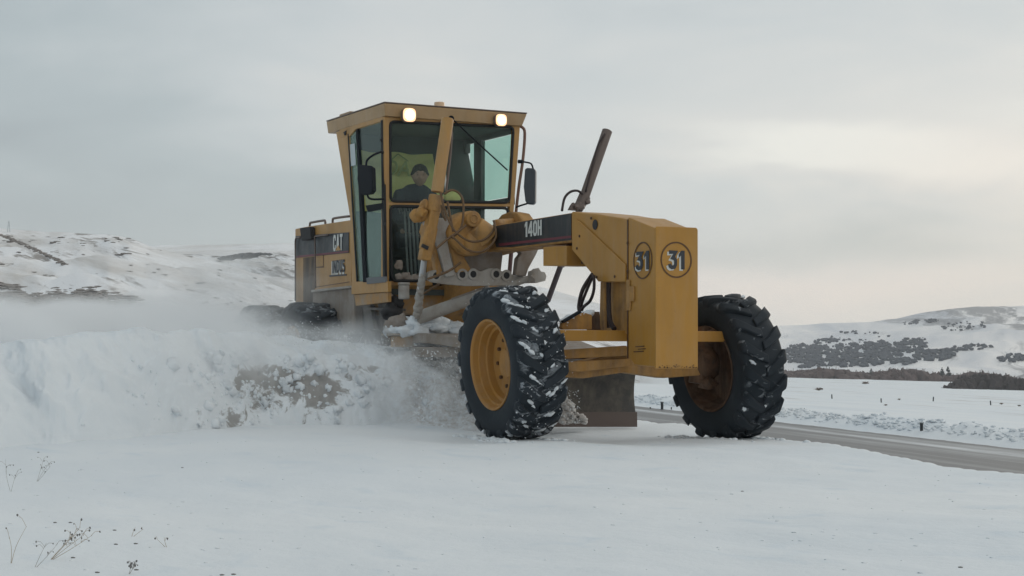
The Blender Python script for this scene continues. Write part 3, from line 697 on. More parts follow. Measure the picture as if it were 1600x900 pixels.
# ---- wheels
def tyre_mat(name, snowy, seed):
    m = mat(name, (.012, .018, .025), .7, 0, .35); t = m.node_tree; b = t.nodes['Principled BSDF']; o = objco(t)
    sx = N(t, 'ShaderNodeSeparateXYZ'); L(t, o, sx.inputs[0])
    rad = mt(t, 'SQRT', mt(t, 'ADD', mt(t, 'MULTIPLY', sx.outputs[0], sx.outputs[0]), mt(t, 'MULTIPLY', sx.outputs[2], sx.outputs[2])))
    tread = mt(t, 'MULTIPLY', mt(t, 'SUBTRACT', rad, .575), 14, clamp=True)
    low = mt(t, 'SUBTRACT', 1, mt(t, 'MULTIPLY', mt(t, 'SUBTRACT', rad, .628), 26, clamp=True))
    v = vm(t, 'ADD', vm(t, 'MULTIPLY', o, (1, .55, 1)).outputs[0], (seed, 0, 0)).outputs[0]
    n = noi(t, v, 10.5, 7, .66, .9)
    thr = .66-.115*snowy
    f = mt(t, 'MULTIPLY', rampn(t, mt(t, 'ADD', n, mt(t, 'MULTIPLY', low, .07)), [(thr, 0), (thr+.09, 1)]), tread)
    f = mt(t, 'MULTIPLY', f, min(.62, .2+snowy))
    dust = rampn(t, noi(t, v, 3, 5, .6), [(.4, (.011, .018, .025)), (.75, (.028, .036, .046))])
    L(t, mixc(t, f, dust, (.62, .67, .72)), b.inputs['Base Color']); bump(m, noi(t, v, 30, 4), .25, .01); return m
RAD, WID = .66, .44
def tyre_mb(nl=17):
    q = MB()
    prof = [(-.185, .375), (-.205, .40), (-.222, .47), (-.224, .54), (-.212, .60), (-.185, .628), (-.10, .640), (0, .643), (.10, .640), (.185, .628), (.212, .60), (.224, .54), (.222, .47), (.205, .40), (.185, .375)]
    q.lathe(prof, 72)
    q.lathe([(-.185, .375), (-.10, .36), (.10, .36), (.185, .375)], 72)
    for s in (-1, 1):
        for i in range(nl):
            a0 = 2*math.pi*(i+(.5 if s > 0 else 0))/nl
            st = [(-.012, .0, .676, .042, .638), (.06, .05, .680, .044, .638), (.13, .125, .681, .052, .63), (.195, .20, .672, .064, .60), (.222, .225, .642, .066, .56), (.227, .235, .590, .056, .52)]
            v = []
            for (y, da, rt_, hw, rb) in st:
                for (rq, e) in ((rb, 1.12), (rt_, .86)):
                    for sg in (-1, 1):
                        an = a0+da+sg*hw*e/RAD; yy = y if rq == rt_ else min(y, .195)
                        v.append((rq*math.cos(an), s*yy, rq*math.sin(an)))
            n = len(st); f = []
            for k in range(n-1):
                b_ = 4*k; e_ = b_+4
                for (x, y_) in ((0, 1), (1, 3), (3, 2), (2, 0)): f.append((b_+x, b_+y_, e_+y_, e_+x))
            f += [(0, 1, 3, 2), (4*n-4, 4*n-3, 4*n-1, 4*n-2)]
            q.add(v, f)
    out = []
    for (x, y, z) in q.v:
        r_ = math.hypot(x, z); k = (.42+(r_-.42)*.905)/r_ if r_ > .42 else 1; out.append((x*k, y, z*k))
    q.v = out
    return q
def rim_mb(s=-1):
    q = MB()
    pr = [(.19, .362), (.205, .372), (.208, .384), (.200, .388), (.188, .378), (.185, .372)]
    q.lathe([(s*y, r) for y, r in pr], 64)
    q.lathe([(s*.192, .364), (s*.15, .352), (s*.145, .335), (s*.09, .325), (s*.085, .30), (s*.03, .292), (s*.02, .27), (s*.015, .16), (s*.02, .13), (s*.06, .12), (s*.065, .0001)], 64)
    q.lathe([(-s*.19, .365), (-s*.12, .34), (-s*.06, .33), (-s*.0, .30), (-s*0.005, .0001)], 64)
    q.lathe([(-s*y, r) for y, r in pr], 64)
    return q
def tread_snow(nl=17, prob=.7, seed=1):
    q = MB(); rd = random.Random(seed)
    for s_ in (-1, 1):
        for i in range(nl):
            a0 = 2*math.pi*(i+.5+(.5 if s_ > 0 else 0))/nl
            for (y, da) in ((.01, 0), (.04, .03), (.075, .07), (.11, .11), (.145, .15), (.18, .195)):
                if rd.random() > prob*(.6+.6*noise.noise(Vector((i*.7, y*9, s_*3)))+.25): continue
                an = a0+da+rd.uniform(-.03, .03); r_ = .605+rd.uniform(0, .022)
                c = Vector((r_*math.cos(an), s_*y, r_*math.sin(an)))
                bm_ = MB().blob((0, 0, 0), 1, (1, 1, 1), .35, 2, 1.8, seed=i+y*40)
                er = Vector((math.cos(an), 0, math.sin(an))); et = Vector((-er.z, 0, er.x)); ey = Vector((0, 1, 0))
                dr_ = (ey*s_+et*.75).normalized(); pr = er.cross(dr_)
                sa, sb, sc_ = rd.uniform(.025, .045), rd.uniform(.008, .020), rd.uniform(.012, .022)
                q.add([c+dr_*v[0]*sa+pr*v[1]*sb+er*v[2]*sc_ for v in map(Vector, bm_.v)], bm_.f)
    return q
def wheel(x, y, lean, outer, tm, rimm, rot=0, zc=.665):
    o = rim_mb(outer).build('wheel', M[rimm], G, 0, 40)
    o.location = (x, y, zc); o.rotation_euler = (lean, 0, 0)
    t_ = tyre_mb().build('tyre', tm, o, .009, 50); t_.rotation_euler = (0, rot, 0)
    n = MB()
    for i in range(10):
        a = 2*math.pi*i/10; n.cyl((.205*math.cos(a), outer*.014, .205*math.sin(a)), (.205*math.cos(a), outer*.04, .205*math.sin(a)), .016, n=6)
    part(n, 'wheel_nuts', 'rust_and_shade', parent=o); return o
LEAN = R_(4.5)
wheel(0, -1.055, LEAN, -1, tyre_mat('snowy_tyre_rubber', .55, 1), 'rim', .1, .682)['label'] = 'right front wheel with yellow rim and snow packed tread'
wl_ = wheel(0, 1.088, LEAN, 1, tyre_mat('dark_tyre_rubber', .22, 5), 'rust_and_shade', .25, .645); wl_.rotation_euler = (LEAN, 0, R_(2.5)); wl_['label'] = 'left front wheel leaning, dirty brown inside'
fw_ = [o for o in G.children if o.name.startswith('wheel')]
o = tread_snow(prob=.62).build('tread_snow', M['snow'], fw_[0], smooth=180); o.rotation_euler = (0, .1, 0); o['kind'] = 'stuff'
o = tread_snow(prob=.10, seed=6).build('tread_snow', M['snow'], fw_[1], smooth=180); o.rotation_euler = (0, .25, 0); o['kind'] = 'stuff'
tr = tyre_mat('frosted_tyre_rubber', .5, 9)
wheel(-5.27, -1.0, 0, -1, tr, 'yellow_dirty', .05); wheel(-6.82, -1.02, 0, -1, tr, 'yellow_dirty', .2)
wheel(-5.27, 1.0, 0, 1, tr, 'yellow_dirty', .15); wheel(-6.82, 1.02, 0, 1, tr, 'yellow_dirty', .3)
q = MB(); q.prism([(-7.0, -.76, .5), (-5.1, -.76, .5), (-5.0, -.76, .8), (-5.4, -.76, .88), (-6.7, -.76, .88), (-7.1, -.76, .8)], (0, .2, 0)).prism([(-7.0, .56, .5), (-5.1, .56, .5), (-5.0, .56, .8), (-5.4, .56, .88), (-6.7, .56, .88), (-7.1, .56, .8)], (0, .2, 0)); q.cyl((-6.04, -.7, .68), (-6.04, .7, .68), .18)
part(q, 'tandem_case', 'mud', .01)

# ---- engine hood
q = MB()
hp = PY([(461, 357.5), (476, 354.5), (549, 343.5), (549, 475), (461, 482)], -.6)
q.prism(hp, (0, 1.2, 0)); part(q, 'engine_hood', 'yellow_cab', .012)
q = MB(); q.prism(PY([(462, 369), (545.5, 363), (545.5, 395), (462, 403)], -.603), (0, -.004, 0)); hd = part(q, 'hood_decal', 'blackdecal')
q = MB(); q.prism(PY([(462, 400), (545, 391.5), (545, 394), (462, 403)], -.609), (0, -.003, 0)); part(q, 'red_stripe', 'red', parent=hd)
c_ = P(528, 379, Y=-.611); letters('CAT', .185, .30, c_, (1, 0, 0), 'white', 'maker_lettering', hd)
q = MB(); q.prism(PY([(524.5, 391.5), (528.5, 383), (532.5, 391)], -.616), (0, -.003, 0)); part(q, 'orange_triangle', 'yellow', parent=hd)
c_ = P(529, 417, Y=-.603); pl = letters('INDUS', .165, .42, c_+Vector((-.016, 0, -.012)), (1, 0, 0), 'white', 'side_lettering'); letters('INDUS', .145, .40, c_+Vector((.008, -.003, .006)), (1, 0, 0), 'ink', 'side_lettering_face', pl)
q = MB(); q.prism(PY([(515, 430), (541.5, 428), (541.5, 430.5), (515, 432.5)], -.603), (0, -.003, 0)); part(q, 'underline', 'ink', parent=pl)
q = MB(); q.prism(PY([(475.5, 356.5), (492, 354.5), (493, 374), (478, 376)], -.605), (0, -.06, 0)); part(q, 'exhaust_box', 'soot_and_hole_shade', .01)
sm = mat('soot_streak', (.05, .045, .04), .9); t = sm.node_tree; b = t.nodes['Principled BSDF']; oo = objco(t)
L(t, mixc(t, rampn(t, noi(t, vm(t, 'MULTIPLY', oo, (3, 1, .6)).outputs[0], 3, 5, .6), [(.35, 0), (.7, 1)]), (.04, .036, .032), (.20, .13, .07)), b.inputs['Base Color'])
q = MB(); q.prism(PY([(474, 403), (492, 401), (492, 478), (474, 480)], -.603), (0, -.003, 0)); part(q, 'sooty_panel', sm)
q = MB()
q.tube(PY([(493, 450), (492.5, 400), (492, 372), (495, 369), (513, 367)], -.64), .010, 8, 3); q.tube(PY([(461.5, 470), (461.5, 400), (461.5, 376), (464, 371.5), (470, 371)], -.63), .010, 8, 3); part(q, 'side_rails', 'rod', smooth=180)
q = MB(); q.prism(PY([(494, 417), (505, 416), (505, 398), (505.8, 398), (505.8, 418), (494, 418.5)], -.602), (0, -.002, 0)); q.prism(PY([(494, 448), (546, 440), (546, 441), (494, 449)], -.602), (0, -.002, 0)); part(q, 'panel_seam', 'ring')
for pts in ([(484, 358), (484.5, 349), (488, 347.5), (505, 344.6), (508, 345.5), (508.5, 352)], [(520, 351), (520, 343), (523, 341), (540, 338.5), (546, 338)]):
    q = MB(); q.tube(PY(pts, -.5), .014, 8, 3); part(q, 'hood_handrail', 'rod', smooth=180)
q = MB(); q.prism(PY([(488, 455), (553, 448), (553, 520), (488, 525)], -.80), (0, .19, 0)); part(q, 'battery_box', 'caked', .02)
q = MB(); q.prism(PY([(486, 453), (555, 445.5), (555, 449), (486, 457)], -.83), (0, .22, 0)); part(q, 'step_plate', 'caked2', .004)

# ---- cab
XF, YS, YL = -3.39, -.87, .66
q = MB()
tp = [(-5.06, YS-.02, 3.315), (XF+.05, YS-.02, 3.315), (XF+.05, .74, 3.30), (-5.06, .74, 3.30)]
bt = [(-5.045, YS-.005, 3.185), (XF+.035, YS-.005, 3.185), (XF+.035, .69, 3.17), (-5.045, .69, 3.17)]
q.add([Vector(x) for x in bt+tp], [(3, 2, 1, 0), (4, 5, 6, 7)]+[(i, (i+1) % 4, 4+(i+1) % 4, 4+i) for i in range(4)]); roof = part(q, 'cab_roof', 'roof', .008)
q = MB(); q.prism([(-5.063, YS-.022, 3.318), (XF+.053, YS-.022, 3.318), (XF+.053, .742, 3.303), (-5.063, .742, 3.303)], (0, 0, .012)); part(q, 'roof_sheet', 'rod', .003, parent=roof)
q = MB(); a = P(541, 180, Y=-.84); q.box(a.x-.16, a.x+.16, -.86, -.6, 3.325, 3.36); part(q, 'roof_hatch', 'roof', .005, parent=roof)
q = MB(); a = P(686.5, 163, X=-3.9); q.cyl((-3.9, a.y, 3.33), (-3.9, a.y, 3.36), .07).cyl((-3.9, a.y, 3.36), (-3.9, a.y, 3.445), .058, .055); part(q, 'beacon', 'amber', .006, 40)
q = MB(); q.box(-4.72, XF-.02, YS+.05, YL-.02, 3.155, 3.18); part(q, 'headliner', 'interior')
# posts and panels
q = MB()
q.box(XF-.07, XF, YS, P(609, 300, X=XF).y, 1.45, 3.184)
part(q, 'front_post', 'yellow_cab', .01)
q = MB(); q.prism(PX([(803.5, 193), (813, 196), (803, 331), (796, 331)], XF), (-.07, 0, 0)); part(q, 'front_post', 'yellow_cab', .008)
q = MB(); q.prism(PX([(609, 183), (812, 194.5), (811, 201), (609, 190)], XF-.003), (-.06, 0, 0)); part(q, 'front_header', 'yellow_cab', .004)
q = MB(); q.prism(PX([(607, 315), (797, 318), (797, 323), (607, 321)], XF-.003), (-.05, 0, 0)); part(q, 'front_rail', 'yellow_cab', .004)
q = MB(); q.prism(PX([(607, 439), (676, 439), (676, 446), (607, 446)], XF-.002), (-.05, 0, 0)); q.prism(PX([(667, 360), (700, 360), (700, 440), (667, 440)], XF-.006), (-.04, 0, 0)); part(q, 'front_sill', 'yellow_dirty', .004)
def rrect(c4, X=None, Y=None, k=.16):
    pts = []
    c4 = [Vector((u, v)) for u, v in c4]
    rpx = 8
    for i in range(4):
        c, pv, nx = c4[i], c4[i-1], c4[(i+1) % 4]
        a = c+(pv-c).normalized()*rpx; b = c+(nx-c).normalized()*rpx
        for t in (0, .25, .5, .75, 1):
            pts.append(a*(1-t)**2+c*2*t*(1-t)+b*t*t)
    return [P(p.x, p.y, X=X, Y=Y) for p in pts]
up = [(609.5, 190), (802.5, 198.5), (795.5, 316.5), (610.5, 314.5)]
lo = [(609.5, 322), (790, 324), (786, 362), (665, 365)]
lo = [(610, 322), (668, 323), (660, 439), (612, 439)]
lo2 = [(672, 323.5), (794, 325), (790, 372), (674, 372)]
for nm, c4 in (('windscreen', up), ('lower_front_window', lo), ('lower_front_window', lo2)):
    q = MB(); q.prism(rrect(c4, X=XF-.02), (-.006, 0, 0)); gl_ = part(q, nm, 'glass')
    q = MB(); q.tube(rrect(c4, X=XF-.002), .016, 6, 1, True); part(q, 'window_seal', 'rubberseal', smooth=180, parent=gl_)
# mud splashed on the lower window
q = MB()
for i in range(26):
    u = 613+random.random()**1.2*42; v = 437-random.random()**1.6*max(4, 34-(u-613)*.8)
    a = P(u, v, X=XF-.012); q.blob(a, random.uniform(.015, .05), (.25, 1, 1), .3, 2, seed=i)
part(q, 'slush_on_window', 'caked', smooth=180)
# wiper
q = MB(); q.tube([P(707, 186, X=XF+.03), P(745, 222, X=XF+.03), P(793, 266, X=XF+.02)], .008, 6, 3); q.cyl(P(705, 185, X=XF+.0), P(705, 185, X=XF+.05), .03); part(q, 'wiper', 'black', smooth=180)
q = MB(); q.tube([P(690, 189, X=XF+.02), P(693, 240, X=XF+.02), P(697, 300, X=XF+.02)], .012, 6, 3); part(q, 'wiper_blade', 'white', smooth=180)
# right side
def sidep(name, pts, m, Y=YS, th=.04, bevel=.003, parent=None):
    q = MB(); q.prism(PY(pts, Y), (0, th, 0)); return part(q, name, m, bevel, parent=parent)
sidep('rear_pillar', [(525, 206), (545, 202), (557.5, 440), (550, 446), (547, 340)], 'yellow_cab', YS+.002)
sidep('side_header', [(530, 203), (598, 181), (598, 189), (555, 202), (546, 213), (532, 215)], 'yellow_cab', YS-.001)
sidep('lower_side_panel', [(549, 440), (606, 440), (606, 456), (549, 460)], 'yellow_cab', YS-.002)
sidep('lower_side_panel', [(553, 460.5), (606, 456.5), (606, 472), (556, 478)], 'yellow_low', YS+.01)
sidep('door_divider', [(555.5, 203), (558.5, 201.5), (573, 441), (567, 441)], 'black', YS-.008, .03)
dr = sidep('cab_door', [(594.5, 188), (597.5, 187), (601, 440), (598, 440)], 'rubberseal', YS-.006, .03)
sidep('door_sill', [(572, 434), (600.5, 432), (601.5, 441), (573, 444)], 'greybar', YS-.014, .03, parent=dr)
sidep('door_rail', [(571, 321), (598, 317), (598, 326), (574, 331)], 'black', YS-.009, .03, parent=dr)
sidep('door_glass', [(558, 203), (595, 189), (598, 318), (572, 322)], 'glass', YS+.008, .006, 0, parent=dr)
sidep('door_glass', [(573, 330), (598, 325), (599.5, 433), (573.5, 435)], 'glass_dirt_refl', YS+.008, .006, 0, parent=dr)
sidep('rear_side_glass', [(544, 209), (556, 204), (569, 440), (557.5, 440)], 'glass_dirt_refl', YS+.012, .006, 0)
sidep('pane_edge', [(542.8, 209), (544.2, 209), (558, 440), (556.5, 440)], 'rubberseal', YS-.004, .01, 0)
sidep('sticker', [(545.5, 226), (554, 224), (556, 258), (547.5, 260)], 'decalwhite', YS+.005, .002, 0)
# left side wall with its windows, rear wall, floor
q = MB()
for (x0, x1, z0, z1) in [(-4.72, -4.61, 3.0, 3.18), (-4.61, -4.41, 3.10, 3.18), (-4.41, -4.22, 1.4, 3.18), (-4.22, -3.46, 3.10, 3.18), (-4.22, -3.46, 2.34, 2.42), (-4.22, -3.80, 1.4, 2.15), (-3.80, -3.46, 2.0, 2.15)]:
    q.box(x0+.001, x1-.001, YL-.05, YL, z0+.001, z1-.001)
part(q, 'left_side_wall', 'interior', .003)
q = MB(); q.box(-4.21, -3.47, YL-.03, YL-.024, 2.43, 3.09).box(-4.55, -4.42, YL-.03, YL-.024, 2.62, 3.09); part(q, 'left_side_glass', 'glass_clear')
q = MB(); q.prism([(-4.79, YS+.04, 3.18), (-4.36, YS+.04, 2.2), (-4.26, YS+.04, 1.4), (-4.22, YS+.04, 1.4), (-4.31, YS+.04, 2.2), (-4.74, YS+.04, 3.18)], (0, YL-YS-.04, 0)); part(q, 'rear_wall', 'interior')
q = MB(); q.box(-4.2, XF-.08, YS+.045, YL-.055, 1.36, 1.42); part(q, 'cab_floor', 'interior')
q = MB(); q.box(-4.30, -4.22, -.42, .03, 1.85, 2.35).box(-4.22, -3.85, -.45, .06, 1.76, 1.88).box(-4.15, -3.95, -.35, -.05, 1.42, 1.76); part(q, 'operator_seat', 'black', .04)
q = MB(); q.box(-3.72, -3.55, -.3, -.05, 1.43, 2.15).tube([(-3.78+.03*math.sin(t), -.19+.2*math.cos(t), 2.22+.18*math.sin(t)*.7) for t in [i*.5236 for i in range(12)]], .015, 6, 3, True); part(q, 'steering_console', 'black', .02)
q = MB()
for i, u in enumerate((634, 640, 646, 652, 658)):
    q.cyl(P(u-2, 330, X=-3.55), P(u+4, 436, X=-3.55), .012, n=8)
for i in range(6): q.cyl(P(622+i*4, 320+i % 2*4, X=-3.6), P(625+i*4, 334, X=-3.6), .006, n=6)
part(q, 'control_levers', 'greybar', smooth=40)
q = MB(); q.blob(P(706, 307, X=-4.0), .085, (.5, 1.2, .8), .1, 3); part(q, 'yellow_cushion', 'banner', smooth=180)
# lamps
def squircle(c, w_, n=28, e=3.2):
    out = []
    for k in range(n):
        a = 2*math.pi*k/n; ca, sa = math.cos(a), math.sin(a)
        out.append(Vector((0, math.copysign(abs(ca)**(2/e), ca)*w_, math.copysign(abs(sa)**(2/e), sa)*w_))+c)
    return out
for (u, v, wz) in ((640, 179.5, .062), (783.5, 187.5, .055)):
    c = P(u, v, X=XF+.13); c.x = XF+.052
    o = part(MB().prism(squircle(c, wz*1.12), (.072, 0, 0)), 'work_lamp', 'rod', .008)
    q = MB(); q.prism(squircle(c+Vector((.0725, 0, 0)), wz*1.13), (.006, 0, 0)); part(q, 'lamp_glow_ring', 'lampedge', parent=o)  # emissive ring added for the warm glare round the lens
    q = MB(); q.prism(squircle(c+Vector((.079, 0, 0)), wz*.98), (.006, 0, 0)); lo_ = part(q, 'lamp_lens', emis('lit_lamp', (1, .86, .66), 7), parent=o)
    t = lo_.data.materials[0].node_tree; b = t.nodes['Principled BSDF']
    dd = mt(t, 'DIVIDE', vm(t, 'DISTANCE', objco(t), tuple(c+Vector((.085, 0, 0)))).outputs['Value'], wz)
    L(t, rampn(t, dd, [(.45, (1, .93, .8)), (.85, (1, .72, .40)), (1, (1, .42, .12))]), b.inputs['Emission Color']); L(t, mt(t, 'MULTIPLY_ADD', mt(t, 'SUBTRACT', 1, dd, clamp=True), 9, 1.0), b.inputs['Emission Strength'])
# bolts and small marks
q = MB()
for (u, v) in ((597, 219), (599, 238), (600, 310), (603, 350)): a = P(u, v, Y=YS-.001); q.cyl(a, a+Vector((0, -.02, 0)), .016, n=8)
a = P(540, 208, Y=YS-.002); q.blob(a, .03, (1.4, .5, .8), .3, 2)
part(q, 'cab_bolts', 'soot_and_hole_shade')
# mirrors
q = MB(); q.tube([P(596, 237, Y=YS-.02), P(584, 242, Y=-.98), P(574, 250, Y=-1.04), P(572, 262, Y=-1.05), P(572, 285, Y=-1.05)], .011, 8, 4); q.tube([P(600, 311, Y=YS-.02), P(580, 311, Y=-1.02), P(574, 304, Y=-1.05), P(573, 285, Y=-1.05)], .011, 8, 4)
mo = part(q, 'mirror', 'black', smooth=180, label='black mirror on the right side of the cab')
q = MB(); q.prism([P(u, v, Y=-1.07) for u, v in [(560, 257), (576, 258.5), (581, 262), (582, 298), (578, 303), (566, 304.5), (561, 302), (558, 280)]], (-.04, .06, 0)); part(q, 'mirror_head', 'black', .012, parent=mo)
q = MB(); q.tube([P(808, 196, X=-3.42), P(816, 199, X=-3.42), P(820, 209, X=-3.42), P(817, 250, X=-3.42), P(811, 290, X=-3.42), P(806, 334, X=-3.42)], .017, 8, 4)
mo = part(q, 'mirror', paint('red_brown_tube', (.17, .075, .05), .4), smooth=180, label='mirror on a red brown tube at the left side of the cab')
q = MB(); q.tube([P(812, 252, X=-3.4), P(822, 253.5, X=-3.4), P(830, 256, X=-3.4), P(833, 264, X=-3.4)], .010, 6, 3); q.tube([P(806, 324, X=-3.4), P(814, 321, X=-3.4), P(824, 318, X=-3.4)], .010, 6, 3); q.cyl(P(810, 252.5, X=-3.4), P(816, 252.5, X=-3.4), .02); part(q, 'mirror_bracket', 'black', smooth=180, parent=mo)
q = MB(); q.prism(PX([(820, 263.5), (824, 262), (834, 263), (837, 266), (836.5, 315), (834, 319.5), (824, 319), (820.5, 314), (818, 292)], -3.38), (-.07, .05, 0)); part(q, 'mirror_head', mat('dark_blue_mirror', (.02, .032, .045), .35), .015, parent=mo)

# ---- lower right side: steps, tanks, frame
q = MB(); q.prism(PX([(598, 446), (700, 446), (808, 444), (815, 492), (612, 492), (606, 470)], -3.5), (-.6, 0, 0)); part(q, 'rear_frame', 'yellow_low', .02)
q = MB(); q.prism(PY([(565, 474), (577, 472), (590, 545), (580, 552)], -.82), (0, .05, 0)); q.prism(PY([(590, 470), (603, 468), (607, 550), (596, 552)], -.82), (0, .05, 0)); q.prism(PY([(578, 512), (606, 518), (606, 523), (578, 517)], -.85), (0, .2, 0)); q.prism(PY([(575, 480), (606, 482), (606, 486), (575, 484)], -.85), (0, .2, 0)); part(q, 'access_steps', 'mud', .006)
q = MB(); q.tube([P(577, 480, Y=-.7), P(585, 468, Y=-.75), P(603, 462, Y=-.8), P(611, 470, Y=-.75)], .05, 10, 4); q.blob(P(597, 462, Y=-.75), .09, (1, .6, .7), .3, 3, seed=2); part(q, 'caked_pipe', 'caked', smooth=180)
q = MB(); q.box(-4.9, -3.7, -.7, .5, .75, 1.35); part(q, 'belly_pan', 'soot_and_hole_shade', .03)
q = MB(); a = P(631, 456, X=-3.25); q.cyl(a-Vector((0, 0, .075)), a+Vector((0, 0, .07)), .058, .055).cyl(a+Vector((0, 0, .07)), a+Vector((0, 0, .095)), .062); part(q, 'oil_filter', 'caked2', .01, 40)
q = MB(); q.blob(P(612, 488, X=-3.35), .12, (1, .8, .8), .25, 3, seed=5).blob(P(618, 474, X=-3.4), .09, (1, 1, 1), .2, 3, seed=8); part(q, 'hydraulic_pump', 'soot_and_hole_shade', smooth=180)

# ---- drawbar, circle, yoke, blade
q = MB(); q.prism([(.05, -.09, .60), (.05, .09, .60), (-2.5, .75, .86), (-2.9, .75, .86), (-2.9, -.75, .86), (-2.5, -.75, .86)], (0, 0, .10)); part(q, 'drawbar', 'caked', .01)
q = MB(); q.lathe([(0, .55), (.0, .78), (.10, .78), (.10, .55), (0, .55)], 48); q.v = [(x-2.75, z, .72+y) for x, y, z in q.v]; part(q, 'turning_circle', 'caked', .005)
q = MB(); q.box(-2.96, -2.88, -.96, .9, .82, .93); part(q, 'lift_yoke', 'yellow_low', .005)
q = MB(); q.box(-3.15, -2.86, -.99, .93, .932, .955); part(q, 'yoke_flange', 'caked2', .006)
q = MB(); q.blob((-2.98, -.86, 1.05), .10, (1, 1, 1), .25, 3, seed=6); q.blob((-3.0, -.93, 1.01), .085, (1, .9, 1), .35, 3, seed=9); part(q, 'ball_socket', 'caked', smooth=180)
ps, t, b, c, oo = snow('packed_snow', dirt=.5, brown=(.34, .30, .26)); M['packed'] = ps
q = MB()
rnd = random.Random(5)
for i in range(70):
    y = rnd.uniform(-.93, .15); z = .965+max(0, .16*(1-abs(y+.55)/.55))*rnd.random()
    q.blob((-2.95+rnd.uniform(-.1, .09), y, z), rnd.uniform(.04, .085), (1.1, 1.3, .8), .35, 2, 2.2, seed=i)
part(q, 'snow_on_yoke', 'packed', smooth=180)
q = MB()
for i in range(60):
    y = rnd.uniform(-.72, -.15); q.blob((-2.872, y, rnd.uniform(.84, .92)), rnd.uniform(.012, .045), (.25, 1.5, .7), .4, 2, 2.4, seed=i)
part(q, 'snow_on_yoke_face', 'packed', smooth=180)
# side shift cylinder
q = MB(); A, B = P(652, 497, X=-2.85), P(838, 431, X=-2.2)
k1 = A+(B-A)*.62
q.cyl(A, k1, .068, .060).cyl(k1, B, .032).cyl(k1-(B-A)*.03, k1, .075); q.blob(B, .07, (1, 1.2, 1), .3, 2); part(q, 'side_shift_cylinder', 'caked2', smooth=40)
q = MB(); q.beam(A+(B-A)*.28+Vector((.03, 0, .065)), A+(B-A)*.58+Vector((.03, 0, .065)), .02, .03); part(q, 'cylinder_pipe', 'caked')
# blade: curved section swept between its two ends
BL, BR = Vector((-2.2, 1.42, 0)), Vector((-3.25, -1.35, 0))
dv = (BR-BL).normalized(); fw = Vector((-dv.y, dv.x, 0)); fw = fw if fw.x > 0 else -fw
q = MB(); sec = [(-.01, .05), (.05, .05)]; arc = [(.04-.17*math.sin(math.pi*k/10), .10+.52*k/10) for k in range(11)]
outl = [(.045, .04)]+arc+[(x-.022, z+.004) for x, z in arc[::-1]]+[(.02, .04)]
v = [BL+fw*x+Vector((0, 0, z)) for x, z in outl]; q.prism(v, BR-BL); bl = part(q, 'blade', 'blade', .003, 30)
q = MB(); v = [BL+fw*x+Vector((0, 0, z))-dv*.004 for x, z in [(.048, .02), (.062, .02), (.055, .17), (.04, .17)]]; q.prism(v, (BR-BL)*1.004); part(q, 'cutting_edge', 'rod', .003, parent=bl)

# ---- lift saddle and link bar
def xp(q, pts, X, th): q.prism(PX(pts, X), (-th, 0, 0)); return q
q = MB(); xp(q, [(670, 425), (680, 421.5), (694, 425), (701, 421), (713, 426), (721, 421), (744, 421), (752, 424), (764, 419), (777, 419), (785, 424), (796, 424), (803, 431), (828, 433), (836, 430), (839, 436), (836, 442), (815, 443), (790, 446), (730, 447), (697, 444), (677, 441), (668, 436)], -2.32, .06); part(q, 'link_bar', 'caked2', .008)
for (u, v) in ((681, 431), (722, 429), (739, 428.5), (775, 428.5), (791, 430.5)):
    a = P(u, v, X=-2.318); q = MB(); q.ring(a, (1, 0, 0), .058, .034, .014, 24); bo = part(q, 'link_boss', 'caked2', .003)
    q = MB(); q.cyl(a, a+Vector((.004, 0, 0)), .034); part(q, 'bore_shade', 'soot_and_hole_shade', parent=bo)  # dark disc in place of the shade within each hole
q = MB(); xp(q, [(663, 346), (682, 340), (701, 342), (708, 352), (706, 364), (700, 378), (704, 402), (712, 431), (697, 433), (689, 402), (678, 372), (668, 362)], -2.27, .07); part(q, 'saddle_leg', 'caked2', .01)
q = MB(); xp(q, [(664, 348), (678, 372), (684, 395), (690, 430), (683, 430), (679, 405), (672, 385), (660, 362)], -2.30, .09); part(q, 'saddle_rib', 'yellow_dirty', .006)
q = MB(); xp(q, [(806, 386), (846, 380), (838, 398), (826, 420), (822, 432), (806, 430), (809, 404), (815, 396), (810, 391)], -2.27, .09); part(q, 'saddle_leg', 'caked', .01)
q = MB(); xp(q, [(704, 380), (716, 376), (784, 390), (786, 398), (783, 424), (745, 424), (714, 426), (706, 400)], -2.42, .12); part(q, 'saddle_web', 'caked', .01)
q = MB(); xp(q, [(702, 378), (712, 376), (724, 398), (738, 424), (712, 426)], -2.31, .03); part(q, 'saddle_brace', 'yellow_dirty', .01)
q = MB(); xp(q, [(700, 362), (706, 350), (714, 341), (724, 334), (736, 329), (745, 330), (751, 340), (753, 350), (762, 356), (769, 366), (769, 380), (762, 390), (748, 399), (733, 400), (722, 396), (712, 386), (704, 376)], -2.2, .34); part(q, 'saddle_housing', 'yellow_dirty', .03)
a = P(737, 342.5, X=-2.195); q = MB(); q.cyl(a, a+Vector((.05, 0, 0)), .078).ring(a+Vector((.05, 0, 0)), (1, 0, 0), .045, .032, .012); part(q, 'pivot_pin', 'yellow_dirty', .006, 40)
q = MB(); q.cyl(P(742, 352, X=-2.19), P(762, 372, X=-2.19), .10, .13).blob(P(746, 378, X=-2.2), .15, (.4, 1, .8), .05, 3); part(q, 'saddle_boss', 'yellow_dirty', .01, 40)
q = MB(); q.cyl(P(775, 349, X=-2.6), P(812, 346, X=-3.0), .04); q.prism(PY([(775, 345), (783, 335), (795, 330.5), (808, 333), (816, 344), (816, 352), (776, 352)], .35), (0, .15, 0)); part(q, 'lift_arm', 'yellow_dirty', .02)
